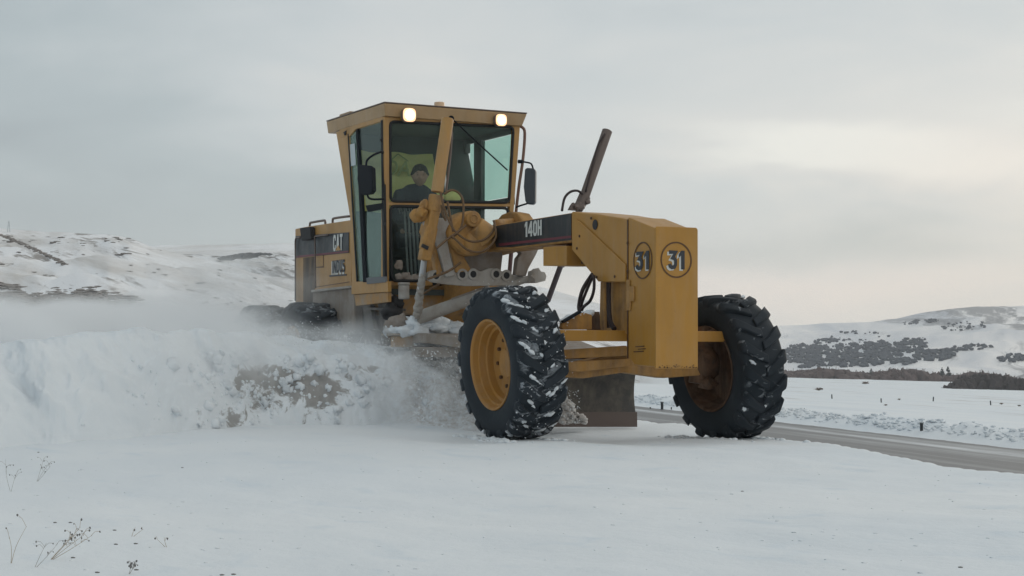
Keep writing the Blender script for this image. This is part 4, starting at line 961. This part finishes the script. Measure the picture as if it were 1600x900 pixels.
q = MB(); q.cyl(P(652, 337, X=-2.3), P(676, 332, X=-2.25), .07, .06).blob(P(651, 337, X=-2.28), .068, (1, 1, 1), .06, 3).blob(P(664, 323, X=-2.24), .055, (1, 1, 1.3), .25, 3, seed=3).blob(P(659, 331, X=-2.2), .05, (1, 1, 1), .3, 3, seed=4); part(q, 'trunnion', 'yellow_dirty', smooth=50)
q = MB(); q.prism(PX([(676, 345), (706, 342), (744, 330), (742, 345), (706, 358), (680, 362)], -2.34), (-.1, 0, 0)); part(q, 'saddle_arm', 'yellow_dirty', .02)
# right lift cylinder
q = MB(); T1, T2, T3 = P(699.5, 186, X=-2.2), P(683, 300, X=-2.2), P(663, 405, X=-2.2)
q.cyl(T2, T1, .060).cyl(T1, T1+(T1-T2).normalized()*.01, .05); lc = part(q, 'lift_cylinder', 'yellow_cab', .004, 40, label='yellow lift cylinder standing in front of the cab')
q = MB(); q.cyl(T2+(T3-T2)*.05, T2+(T3-T2)*.30, .072).beam(T2+(T3-T2)*.28, T3+(T3-T2)*.02, .10, .12, (1, 0, 0)); q.beam(T2+(T3-T2)*.52, T2+(T3-T2)*.86, .125, .10, (1, 0, 0)); part(q, 'cylinder_collar', 'yellow_dirty', .012, 40, parent=lc)
q = MB(); q.beam(P(665, 383, X=-2.13), P(663, 388, X=-2.13), .07, .02, (1, 0, 0)); part(q, 'collar_slot_shade', 'soot_and_hole_shade', parent=lc)  # dark strip painted as the slot's inner shade
q = MB(); E_ = P(651, 492, X=-2.75); q.cyl(T3, E_, .030); part(q, 'chrome_rod', 'chrome', smooth=40, parent=lc)
q = MB()
for i in range(22):
    k = .25+.75*i/21; q.blob(T3+(E_-T3)*k+Vector((.01, 0, 0)), .024+.004*(i % 3)+.012*k, (1, 1, 1.3), .3, 2, seed=i)
part(q, 'slush_on_rod', 'caked2', smooth=180, parent=lc)
q = MB(); q.tube([P(706, 205, X=-2.2), P(704, 240, X=-2.18), P(697, 300, X=-2.18)], .012, 6, 3); part(q, 'cylinder_line', 'rod', parent=lc)
# left lift cylinder
q = MB(); U1, U2, U3 = P(949, 204, X=-2.15), P(911, 314, X=-2.15), P(903, 327, X=-2.15)
q.cyl(U2, U1, .050, .052).cyl(U1, U1+(U1-U2).normalized()*.006, .042); lc = part(q, 'lift_cylinder', 'rod', .003, 40, label='grey brown lift cylinder rising behind the nose')
q = MB(); q.cyl(P(914, 306, X=-2.15), U3, .062, .05).blob(P(918, 315, X=-2.1), .03, (1, 1, 1), .2, 2).blob(P(904, 322, X=-2.1), .05, (1, 1.2, .8), .3, 2); q.prism(PX([(890, 328), (893, 322), (897, 316), (901, 322), (903, 329)], -2.1), (-.05, 0, 0)); part(q, 'cylinder_collar', 'rod', .004, parent=lc)
q = MB(); q.tube([P(945, 209, X=-2.1), P(935, 226, X=-2.1), P(925, 260, X=-2.1), P(915, 300, X=-2.1)], .010, 6, 5); q.tube([P(910, 303, X=-2.1), P(902, 298, X=-2.1), P(891, 300, X=-2.1), P(882, 310, X=-2.1), P(878, 330, X=-2.1)], .013, 6, 5); part(q, 'cylinder_hose', 'hose', smooth=180, parent=lc)
q = MB(); q.cyl(P(905, 330, X=-2.2), P(889, 378, X=-2.3), .035).cyl(P(878, 410, X=-2.3), P(856, 470, X=-2.6), .028).cyl(P(889, 378, X=-2.3), P(876, 416, X=-2.32), .04); part(q, 'cylinder_rod', mat('violet_grey_rod', (.13, .115, .13), .45, .3), smooth=40, parent=lc)
q = MB(); q.cyl(P(800, 380, X=-2.9), P(795, 440, X=-2.9), .022); part(q, 'brake_line_post', mat('red_grey_tube', (.12, .07, .07), .6), smooth=40)
# hoses in front of the cab
q = MB()
for pts, X in (([(688, 300), (694, 325), (704, 350), (716, 366), (735, 377), (755, 375), (768, 364), (773, 352), (771, 344)], -2.05),
            ([(694, 303), (706, 297), (718, 303), (724, 318), (723, 345), (718, 360), (706, 372)], -2.08),
            ([(682, 388), (700, 373), (716, 362), (728, 352)], -2.05),
            ([(705, 368), (716, 378), (730, 390), (748, 394), (764, 386), (775, 370), (772, 350)], -2.02),
            ([(699, 315), (703, 335), (708, 362)], -2.07), ([(690, 320), (692, 335), (697, 345)], -2.1),
            ([(668, 436), (700, 424), (720, 410)], -2.15), ([(660, 460), (690, 441)], -2.9)):
    q.tube([P(u, v, X=X) for u, v in pts], .012, 6, 6)
part(q, 'hydraulic_hoses', 'hose2', smooth=180)

# ---- banner in the cab (hangs behind the driver)
bn = MB(); 
nu, nv = 24, 10
for j in range(nv+1):
    for i in range(nu+1):
        y = -.80+i*(.64+.10)/nu*1.0; y = -.815+i*1.02/nu; z = 2.27+j*.69/nv
        bn.v.append((-4.305-(z-2.2)*.439+.025+.012*math.sin(i*1.1+j*.4), y, z+.01*math.sin(i*.6)))
bn.f = [(j*(nu+1)+i, j*(nu+1)+i+1, (j+1)*(nu+1)+i+1, (j+1)*(nu+1)+i) for j in range(nv) for i in range(nu)]
bo = bn.build('banner', M['banner'], smooth=180, fix=False); norm_label(bo, 'yellow green banner hung behind the driver in the cab', 'banner')
mg = mat('faded_banner_print', (.33, .38, .16), .9)
M['print'] = mg
c_ = P(621, 264, X=-4.44); text('DA', .25, .9, c_, (R_(90-24)*0+R_(66+48), 0, R_(90)), 'print', 'banner_lettering', .002, .001, bo)
q = MB(); q.tube([P(609, 252, X=-4.49), P(622, 240.5, X=-4.54), P(638, 252, X=-4.49)], .008, 5, 1); q.build('roof_outline', mg, bo)

# ---- the driver
def skin_mesh(name, verts, edges, m, parent=None, sub=2):
    me = bpy.data.meshes.new(name); me.from_pydata([v[0] for v in verts], edges, []); o = bpy.data.objects.new(name, me); COL.objects.link(o)
    sk = o.modifiers.new('skin', 'SKIN'); o.modifiers.new('sub', 'SUBSURF').levels = sub
    o.modifiers['sub'].render_levels = sub
    if not me.skin_vertices: me.attributes.new
    for i, v in enumerate(verts):
        sv = me.skin_vertices[0].data[i]; r = v[1]; sv.radius = r if hasattr(r, '__len__') else (r, r)
    me.skin_vertices[0].data[0].use_root = True
    dg = bpy.context.evaluated_depsgraph_get(); dg.update(); nm = bpy.data.meshes.new_from_object(o.evaluated_get(dg)); bpy.data.objects.remove(o)
    nm.materials.clear(); nm.materials.append(m); nm.polygons.foreach_set('use_smooth', [True]*len(nm.polygons))
    return nm
HX, HY = -4.10, -.20
def person():
    pv = [((HX-.03, HY, 1.98), (.15, .13))]; pe = []
    def add(p, r, frm): pv.append((p, r)); pe.append((frm, len(pv)-1)); return len(pv)-1
    s1 = add((HX-.05, HY, 2.15), (.15, .12), 0); s2 = add((HX-.04, HY, 2.34), (.17, .12), s1); nk = add((HX-.01, HY, 2.50), .075, s2); nk2 = add((HX+.0, HY, 2.58), .06, nk)
    for s in (-1, 1):
        sh_ = add((HX-.03, HY+s*.18, 2.45), .075, s2); el_ = add((HX+.08, HY+s*.25, 2.17), .055, sh_); wr = add((HX+.32, HY+s*.17, 2.20), .033, el_)
        pm = add((HX+.385, HY+s*.155, 2.235), (.038, .02), wr)
        for k in range(4):
            f1 = add((HX+.43, HY+s*(.185-.022*k), 2.27-.004*k), .0095, pm); f2 = add((HX+.455+.004*(k % 2), HY+s*(.18-.022*k), 2.25), .009, f1); add((HX+.44, HY+s*(.178-.022*k), 2.225+.003*k), .008, f2)
        t1 = add((HX+.39, HY+s*.115, 2.245), .011, wr); add((HX+.42, HY+s*.10, 2.26), .010, t1)
        hp_ = add((HX+.02, HY+s*.10, 1.93), .10, 0); kn = add((HX+.42, HY+s*.14, 1.95), .075, hp_); an = add((HX+.45, HY+s*.13, 1.55), .05, kn); add((HX+.56, HY+s*.13, 1.47), .045, an)
    return pv, pe
pv, pe = person()
body = skin_mesh('person', pv, pe, M['skin'])
# head joined to the body mesh
q = MB(); bm = bmesh.new(); bmesh.ops.create_icosphere(bm, subdivisions=4, radius=1)
vsn = []
yawh = R_(-18); HC = Vector((HX+.07, HY, 2.672))
def head_shape(n, hair=False):
    x, y, z = n
    w_ = 1-.16*max(0, -z)**1.3-.05*max(0, z)
    p = Vector((x*.098*(1-.08*max(0, -z)+.10*max(0, z)), y*.087*w_*(1+.22*max(0, z)**1.5), z*(.125 if z < 0 else .112)))
    if x > 0:
        p.x += .030*math.exp(-((y/.16)**2))*math.exp(-(((z+.12)/.17)**2))          # nose
        p.x += .010*math.exp(-((y/.25)**2))*math.exp(-(((z+.50)/.08)**2))-.005*math.exp(-((y/.3)**2))*math.exp(-(((z+.43)/.03)**2))   # lips
        p.x += .014*math.exp(-((y/.35)**2))*math.exp(-(((z+.85)/.2)**2))           # chin
        for s in (-1, 1): p.x -= .013*math.exp(-(((y-s*.36)/.16)**2))*math.exp(-(((z-.06)/.10)**2))
        p.x += .008*math.exp(-(((z-.24)/.08)**2))*math.exp(-((y/.6)**4))
    for s in (-1, 1):
        e = math.exp(-(((z-.0)/.24)**2))*math.exp(-(((x+.02)/.13)**2)); p.y += (s if y*s > 0 else 0)*.014*e
    return p
Rh = Matrix.Rotation(yawh, 3, 'Z') @ Matrix.Rotation(R_(13), 3, 'Y')
for vv in bm.verts: vsn.append(HC+Rh @ head_shape(vv.co))
q.add(vsn, [tuple(x.index for x in f.verts) for f in bm.faces]); n0 = len(q.v)
q.add([v.co for v in body.vertices], [tuple(p.vertices) for p in body.polygons])
po = q.build('person', M['skin'], smooth=180); norm_label(po, 'driver in a dark hooded jacket seated in the cab', 'person')
# hair and eyes
q = MB(); hv = []
for vv in bm.verts:
    n = vv.co; m_ = max(ss(.34, .46, n.z+.9*max(0, abs(n.y)-.42)), ss(-.02, -.2, -(-n.x-.0)+0)*0, ss(-.05, .15, -n.x+.12)*ss(-.45, -.1, n.z))
    k = .93+.092*m_+.02*noise.noise(n*7)*m_
    p_ = head_shape(n); hv.append(HC+Rh @ Vector((p_.x*k, p_.y*k, p_.z*k)))
q.add(hv, [tuple(x.index for x in f.verts) for f in bm.faces]); q.build('hair', M['hair'], po, smooth=180); bm.free()
q = MB()
for s in (-1, 1):
    q.blob(HC+Rh @ Vector((.083, s*.029, .008)), .009, (.6, 1.3, .6), 0, 2); q.beam(HC+Rh @ Vector((.093, s*.014, .030)), HC+Rh @ Vector((.088, s*.046, .031)), .008, .007)
q.build('eyes_and_brows', M['hair'], po)
q = MB()
q.tube([HC+Rh @ Vector((.105, y, -.045-.02*abs(y)*10)) for y in (-.03, 0, .03)], .004, 5, 2)
def jacket():
    v = [((HX-.04, HY, 1.96), (.185, .16))]; e = []
    def add(p, r, f): v.append((p, r)); e.append((f, len(v)-1)); return len(v)-1
    a = add((HX-.05, HY, 2.15), (.19, .15), 0); c = add((HX-.04, HY, 2.39), (.20, .14), a); d_ = add((HX-.03, HY, 2.51), (.15, .125), c); add((HX-.03, HY, 2.585), (.115, .11), d_)
    for s in (-1, 1):
        h = add((HX-.03, HY+s*.19, 2.44), .10, c); l = add((HX+.08, HY+s*.26, 2.17), .075, h); add((HX+.30, HY+s*.18, 2.20), .05, l)
    return v, e
v, e = jacket(); jm = skin_mesh('jacket', v, e, M['cloth']); jo = bpy.data.objects.new('jacket', jm); COL.objects.link(jo); jo.parent = po
def trousers():
    v = [((HX-.04, HY, 1.94), (.15, .13))]; e = []
    def add(p, r, f): v.append((p, r)); e.append((f, len(v)-1)); return len(v)-1
    for s in (-1, 1):
        h = add((HX+.02, HY+s*.10, 1.93), .115, 0); k = add((HX+.42, HY+s*.14, 1.95), .088, h); add((HX+.45, HY+s*.13, 1.56), .065, k)
    return v, e
v, e = trousers(); jm = skin_mesh('trousers', v, e, M['cloth']); jo = bpy.data.objects.new('trousers', jm); COL.objects.link(jo); jo.parent = po

# ================================================================== ploughed snow
BASE = [(-700, 700), (-300, 700), (-200, 698), (0, 686), (100, 681), (200, 675), (300, 668), (400, 662), (500, 659), (600, 657), (660, 657), (700, 658)]
BASE += [(760, 659)]
CREST = [(-700, 540), (-200, 532), (0, 524), (60, 516), (120, 513), (200, 508), (300, 508), (400, 514), (450, 519), (500, 524), (560, 532), (600, 540), (640, 549), (690, 560), (725, 580), (760, 605)]
def windrow():
    q = MB(); nu, nt_ = 700, 110; aw = Vector((D.x, D.y, 0)).normalized(); n = nt_+1
    for i in range(nu+1):
        u = -700+1460*i/nu
        B_ = P(u, lerp_tab(BASE, u)+3, Z=.10); B_.z = -.06
        wdt = 1.25; r = ((B_+aw*wdt)-CAM).dot(D)
        zc = CAM.z+(548.6-lerp_tab(CREST, u))/FPX*r
        zc = max(.3, zc)
        for j in range(n):
            tt = j/nt_
            if tt < .62:
                k = tt/.62; x = wdt*(1-math.cos(k*math.pi/2))*.45+wdt*.55*k; z = zc*math.sin(k*math.pi/2)**1.15
            else:
                k = (tt-.62)/.38; x = wdt+.9*k; z = zc*(1-k**1.6)
            p = B_+aw*x; p.z += z
            amp = math.sin(min(1, tt/.62)*math.pi)**.5 if tt < .62 else .12
            amp = max(amp, .14)*ss(0, .06, tt)
            w1 = Vector((p.x+.3*noise.noise(p*1.1), p.y, p.z+.3*noise.noise(p*1.3+Vector((5, 0, 0)))))
            bl = .50*abs(noise.noise(w1*.8))+.22*abs(noise.noise(w1*2.0+Vector((3, 1, 7))))+.085*noise.noise(w1*4.6)+.045*noise.noise(w1*9.5)+.022*noise.noise(w1*21)
            p += (-aw*.75+Vector((0, 0, .62)))*(bl-.16)*max(amp, .5*ss(0, .06, tt))*.85
            q.v.append(tuple(p))
    q.f = [(i*n+j, i*n+j+1, (i+1)*n+j+1, (i+1)*n+j) for i in range(nu) for j in range(nt_)]
    return q
wm, t, b, c, oo = snow('ploughed_snow', tex=1.3)
c = mixc(t, .7, c, (.77, .815, .85))
sx = N(t, 'ShaderNodeSeparateXYZ'); L(t, oo, sx.inputs[0])
# soil dug up with the snow: patches with a shape of their own near the blade
dn = noi(t, vm(t, 'MULTIPLY', oo, (1.0, 1.0, 1.5)).outputs[0], 1.5, 7, .6, 1.2)
def bell(cx, cy, cz, rx, ry, rz):
    v = vm(t, 'MULTIPLY', vm(t, 'SUBTRACT', oo, (cx, cy, cz)).outputs[0], (1/rx, 1/ry, 1/rz)).outputs[0]
    l = vm(t, 'LENGTH', v).outputs['Value']; return mt(t, 'SUBTRACT', 1, l, clamp=True)
p1 = P(398, 614, X=-2.75); p2 = P(478, 618, X=-2.95); p3 = P(300, 648, X=-2.3); p4 = P(15, 676, X=-1.0); p5 = P(530, 595, X=-3.1); p6 = P(712, 612, X=-2.2)
m_ = None
for (p, s_) in ((p1, (1.5, 1.5, .52)), (p2, (1.1, 1.1, .42)), (p3, (1.1, .9, .26)), (p5, (1.1, 1.1, .34))):
    bb = bell(p.x, p.y, p.z, *s_); m_ = bb if m_ is None else mt(t, 'MAXIMUM', m_, bb)
fr_ = noi(t, oo, 4.2, 7, .72, .8)
f = rampn(t, mt(t, 'ADD', mt(t, 'MULTIPLY', m_, .55), mt(t, 'ADD', mt(t, 'MULTIPLY', dn, .45), mt(t, 'MULTIPLY', fr_, .62))), [(.80, 0), (.845, 1)])
c2 = mixc(t, mt(t, 'MULTIPLY', f, .9), c, mixc(t, noi(t, oo, 9, 5), (.24, .235, .225), (.36, .345, .33)))
sp_ = mt(t, 'MULTIPLY', mt(t, 'MULTIPLY', bell(p6.x, p6.y, p6.z, .8, .8, .9), 1.8, clamp=True), rampn(t, noi(t, oo, 22, 5, .7), [(.35, 0), (.65, 1)]))
c2 = mixc(t, mt(t, 'MULTIPLY', sp_, .75), c2, (.44, .39, .35))
L(t, c2, b.inputs['Base Color'])
o = windrow().build('ploughed_snow', wm, smooth=180, fix=False); wind_o = o; norm_label(o, 'long bank of churned snow thrown off the blade to the left', 'snow bank', kind='stuff')
# broken lumps tumbling down its face
bvw = BVHTree.FromPolygons([v.co.copy() for v in wind_o.data.vertices], [tuple(p.vertices) for p in wind_o.data.polygons])
q = MB(); rnd = random.Random(31); tocam = Vector((-D.x, -D.y, .4)).normalized()
for i in range(480):
    u = rnd.uniform(200, 735) if i % 4 == 0 else rnd.gauss(420, 75); cr = lerp_tab(CREST, u); ba = lerp_tab(BASE, u)
    v = cr+(ba-cr)*(.25+.75*rnd.random())
    if noise.noise(Vector((u*.016, v*.03, 3))) < -.12: continue
    h = ray_px(u, v, bvw)
    if h is None: continue
    rr_ = rnd.uniform(.006, .02) if rnd.random() < .8 else rnd.uniform(.02, .05)
    q.blob(h-tocam*rr_*.3, rr_, (1.2, 1.2, 1.1), .5, 2 if rr_ > .03 else 1, 2.0, seed=i*.77)
o = q.build('snow_lumps', M['snow'], smooth=180); norm_label(o, 'broken lumps of white snow on the face of the ploughed bank', 'snow', kind='stuff')
# dirty snow curling between blade and wheel
q = MB(); rnd = random.Random(11)
for i in range(500):
    k = rnd.random(); u = 655+k*75+rnd.gauss(0, 6); v = 655-rnd.random()**1.1*(70+k*40)
    a = P(u, v, X=-2.62-rnd.random()*.25)
    q.blob(a, rnd.uniform(.012, .045)*(1 if v > 600 else .6), (1, 1, .8), .4, 2, 2.2, seed=i)
for i in range(120):
    u = 872+abs(rnd.gauss(0, 18)); v = 660-rnd.random()*max(4, 50-(u-872)*1.1); a = P(u, v, X=-1.75-rnd.random()*.15); q.blob(a, rnd.uniform(.01, .04), (1, 1, .8), .4, 2, 2.2, seed=i)
dm, t, b, c, oo = snow('dirty_spray_snow', dirt=.8, brown=(.30, .26, .225)); 
L(t, mixc(t, noi(t, oo, 7, 5, .7), (.44, .39, .35), (.70, .69, .68)), b.inputs['Base Color'])
o = q.build('dirty_snow_spill', dm, smooth=180); norm_label(o, 'grainy brown snow spilling off the blade beside the snowy wheel', 'snow', kind='stuff')
# flying grains and small lumps
q = MB(); rnd = random.Random(3)
def grain(c, r):
    x = [Vector((rnd.uniform(-1, 1), rnd.uniform(-1, 1), rnd.uniform(-1, 1))).normalized()*r for _ in range(4)]
    q.add([c+a for a in x], [(0, 1, 2), (0, 2, 3), (0, 3, 1), (1, 3, 2)])
for i in range(2600):
    k = rnd.random(); u = 380+k*340; vc = lerp_tab(CREST, u); v = vc-abs(rnd.gauss(0, 9))+rnd.random()*25; grain(P(u, v, X=-3.4+rnd.random()*.9), rnd.uniform(.004, .011))
for i in range(450):
    u = 640+rnd.random()*90; v = 545+rnd.random()*110; grain(P(u, v, X=-2.3+rnd.random()*.4), rnd.uniform(.004, .014))
for i in range(350):
    a = rnd.uniform(0, 6.28); rr_ = rnd.uniform(.64, .72); grain(Vector((rr_*math.cos(a)+rnd.gauss(0, .02), -1.05+rnd.uniform(-.25, .22), .665+rr_*math.sin(a))), rnd.uniform(.004, .010))
for i in range(130):
    u = 868+rnd.random()*40; v = 610+rnd.random()*50; grain(P(u, v, X=-1.7+rnd.random()*.3), rnd.uniform(.004, .012))
o = q.build('flying_snow', mat('flying_snow_grains', (.8, .82, .84), .8)); norm_label(o, 'loose snow grains flying over the bank and around the wheel', 'snow', kind='stuff')

# windblown powder: a real volume over the bank and the rear wheels
def cloud(name, box, puffs, dens, nscale, label, step=1.0, thr=(.38, .72)):
    m = bpy.data.materials.new(name); m.use_nodes = True; t = m.node_tree; t.nodes.clear()
    o_ = N(t, 'ShaderNodeOutputMaterial'); pvn = N(t, 'ShaderNodeVolumePrincipled'); pvn.inputs['Color'].default_value = (.985, .993, 1, 1); pvn.inputs['Anisotropy'].default_value = .0
    L(t, pvn.outputs[0], o_.inputs['Volume']); ps_ = objco(t)
    tot = None
    for (c, r, a) in puffs:
        v = vm(t, 'MULTIPLY', vm(t, 'SUBTRACT', ps_, tuple(c)).outputs[0], (1/r[0], 1/r[1], 1/r[2])).outputs[0]
        l = vm(t, 'LENGTH', v).outputs['Value']; f = mt(t, 'SUBTRACT', 1, l, clamp=True); f = mt(t, 'MULTIPLY', mt(t, 'MULTIPLY', f, f), a)
        tot = f if tot is None else mt(t, 'ADD', tot, f)
    nn = rampn(t, noi(t, vm(t, 'MULTIPLY', ps_, (.8, .8, 1.5)).outputs[0], nscale, 6, .62, 1.3), [(thr[0], 0), (thr[1], 1)])
    L(t, mt(t, 'MULTIPLY', mt(t, 'MULTIPLY', tot, nn), dens), pvn.inputs['Density'])
    try: m.cycles.volume_step_rate = step
    except Exception: pass
    q = MB(); q.box(*box); o = q.build(name, m); norm_label(o, label, 'snow cloud', kind='stuff'); return o
pf = []
def pfp(u, v, X, r, a): pf.append((P(u, v, X=X), r, a))
for a_ in ((430, 524, -4.1, (.9, .6, .26), 4), (520, 532, -3.9, (.9, .5, .28), 4.5), (585, 535, -3.6, (.7, .5, .35), 4.5), (590, 495, -3.9, (.6, .4, .45), 1.6), (340, 516, -3.9, (1.3, 1.0, .36), 8),
           (230, 512, -3.5, (1.5, 1.2, .38), 12), (100, 520, -2.9, (1.5, 1.3, .42), 14), (-40, 525, -2.5, (1.7, 1.6, .50), 15), (330, 458, -4.9, (2.2, 1.5, .7), 1.7), (650, 560, -2.6, (.6, .4, .35), 6), (700, 600, -2.0, (.5, .3, .45), 6),
           (60, 580, -1.9, (1.6, .8, .60), 13), (220, 570, -2.3, (1.5, .8, .55), 11), (350, 560, -2.6, (1.1, .7, .5), 6), (600, 590, -2.4, (.8, .4, .45), 6), (520, 570, -2.8, (.8, .5, .4), 3.5), (20, 665, -1.3, (1.6, .7, .32), 9), (10, 610, -1.5, (1.2, .7, .5), 9), (300, 640, -2.0, (.9, .5, .28), 3), (170, 640, -1.7, (1.3, .6, .35), 6)): pfp(*a_)
cloud('blown_snow_cloud', (-6.8, 1.5, -7.0, -.4, .12, 2.4), pf, 1.7, 1.6, 'haze of fine snow blowing over the bank and the rear wheels', 1.0)

# ================================================================== foreground weeds
stalk = mat('dry_stalk', (.42, .41, .39), .9); stalk2 = mat('tan_stalk', (.42, .35, .27), .9); seedm = mat('dark_seed_head', (.17, .165, .16), .9)
rnd = random.Random(9)
def weed(u, v, h, lab, m, n=3, lean=0, heads=4):
    g_ = on_ground(u, v); r = empty('dry_weed', g_-Vector((0, 0, .01)), lab, 'dry weed', 'dry weeds in the foreground snow'); q = MB(); hd_ = MB()
    for i in range(n):
        rx = RT*(lean+rnd.uniform(-.35, .35))*h; tip = rx+Vector((rnd.uniform(-.1, .1), rnd.uniform(-.1, .1), 0))*h+Vector((0, 0, h*rnd.uniform(.6, 1)))
        mid = tip*.5+RT*rnd.uniform(-.05, .05)*h; q.tube([(0, 0, 0), mid, tip], lambda k: .0013*(1-.6*k), 5, 4)
        for j in range(heads):
            s = mid.lerp(tip, rnd.random()); e = s+(RT*rnd.uniform(-.25, .25)+Vector((0, 0, rnd.uniform(.05, .22))))*h
            q.tube([s, s.lerp(e, .5)+Vector((0, 0, .01)), e], .0008, 4, 2); hd_.blob(e, rnd.uniform(.0022, .004), (1, 1, 1.3), .3, 1, seed=j)
    q.build('stems', m, r)
    for p_ in hd_.pieces(): p_.build('seed_head', seedm, r)
weed(17, 768, .20, 'thin upright weed at the left edge, farthest from the camera', stalk, 2, -.05, 4)
weed(57, 752, .15, 'faint branching weed right of the upright one at the left edge', stalk, 3, .25, 4)
weed(17, 880, .20, 'pair of pale stalks in the bottom left corner', stalk2, 2, .1, 1)
weed(53, 886, .14, 'slender grey weed between the pale stalks and the bent one', stalk, 2, .35, 3)
weed(76, 874, .14, 'tan weed bent to the right with dark seed heads', stalk2, 4, .95, 6)
weed(200, 897, .07, 'low dark weed sprig at the bottom edge', stalk, 3, .3, 5)
weed(205, 838, .05, 'tiny twig lying in the snow right of the bent weed', stalk2, 2, .6, 1)
weed(262, 855, .05, 'short twig farthest right among the weeds', stalk2, 2, -.7, 1)
# snow clods and crumbs lying on the foreground
q = MB(); rnd = random.Random(21)
for i in range(260):
    u = rnd.uniform(0, 1600); v = 690+210*rnd.random()**1.3; h = ray_px(u, v, bvh_g)
    if h is None or rs(h.x, h.y)[0] > -.3: continue
    q.blob(h, rnd.uniform(.003, .008), (1.6, 1.6, .5), .4, 1, 2, seed=i)
for i in range(420):
    k_ = i % 3; cx_, cy_ = ((0, -1.07) if k_ else (0, 1.09)); x_ = cx_+rnd.gauss(0, .30); y_ = cy_+rnd.choice((-1, 1))*(.18+abs(rnd.gauss(0, .06)))
    if rs(x_, y_)[0] > -.1: continue
    q.blob((x_, y_, ground_h(x_, y_)+.002), rnd.uniform(.006, .028), (1.5, 1.5, .8), .45, 1, 2, seed=i)
for i in range(2200):
    s = RW+.1+abs(rnd.gauss(.3, .35)); a = rnd.uniform(-16, 14); p = ROAD_O+ROAD_N*s+ROAD_D*a
    q.blob((p.x, p.y, ground_h(p.x, p.y)+.01), rnd.uniform(.006, .028), (1.5, 1.5, .7), .4, 1, 2, seed=i)
o = q.build('snow_crumbs', M['snow'], smooth=180); norm_label(o, 'snow crumbs and clods lying on the snow and the road edge', 'snow', kind='stuff')
q = MB()
for (u, v) in [(60, 707), (86, 817), (110, 817), (179, 829), (212, 850), (114, 872), (152, 895), (181, 851), (213, 891), (285, 731), (1160, 768), (1501, 887), (365, 898), (347, 899)]:
    h = on_ground(u, v); q.blob(h, .006, (1.5, 1.5, .8), .3, 1)
o = q.build('dark_crumbs', seedm); norm_label(o, 'few dark seeds and grit lying on the foreground snow', 'grit', kind='stuff')

# ================================================================== haze over the whole place
hz = bpy.data.materials.new('haze'); hz.use_nodes = True; t = hz.node_tree; t.nodes.clear()
o_ = N(t, 'ShaderNodeOutputMaterial'); pvn = N(t, 'ShaderNodeVolumePrincipled'); pvn.inputs['Color'].default_value = (.97, .985, 1, 1); pvn.inputs['Density'].default_value = .00018
L(t, pvn.outputs[0], o_.inputs['Volume'])
q = MB(); q.box(-3000, 3000, -2600, 3000, -60, 150); o = q.build('haze', hz); norm_label(o, 'thin haze over the snowfields', 'haze', kind='stuff')
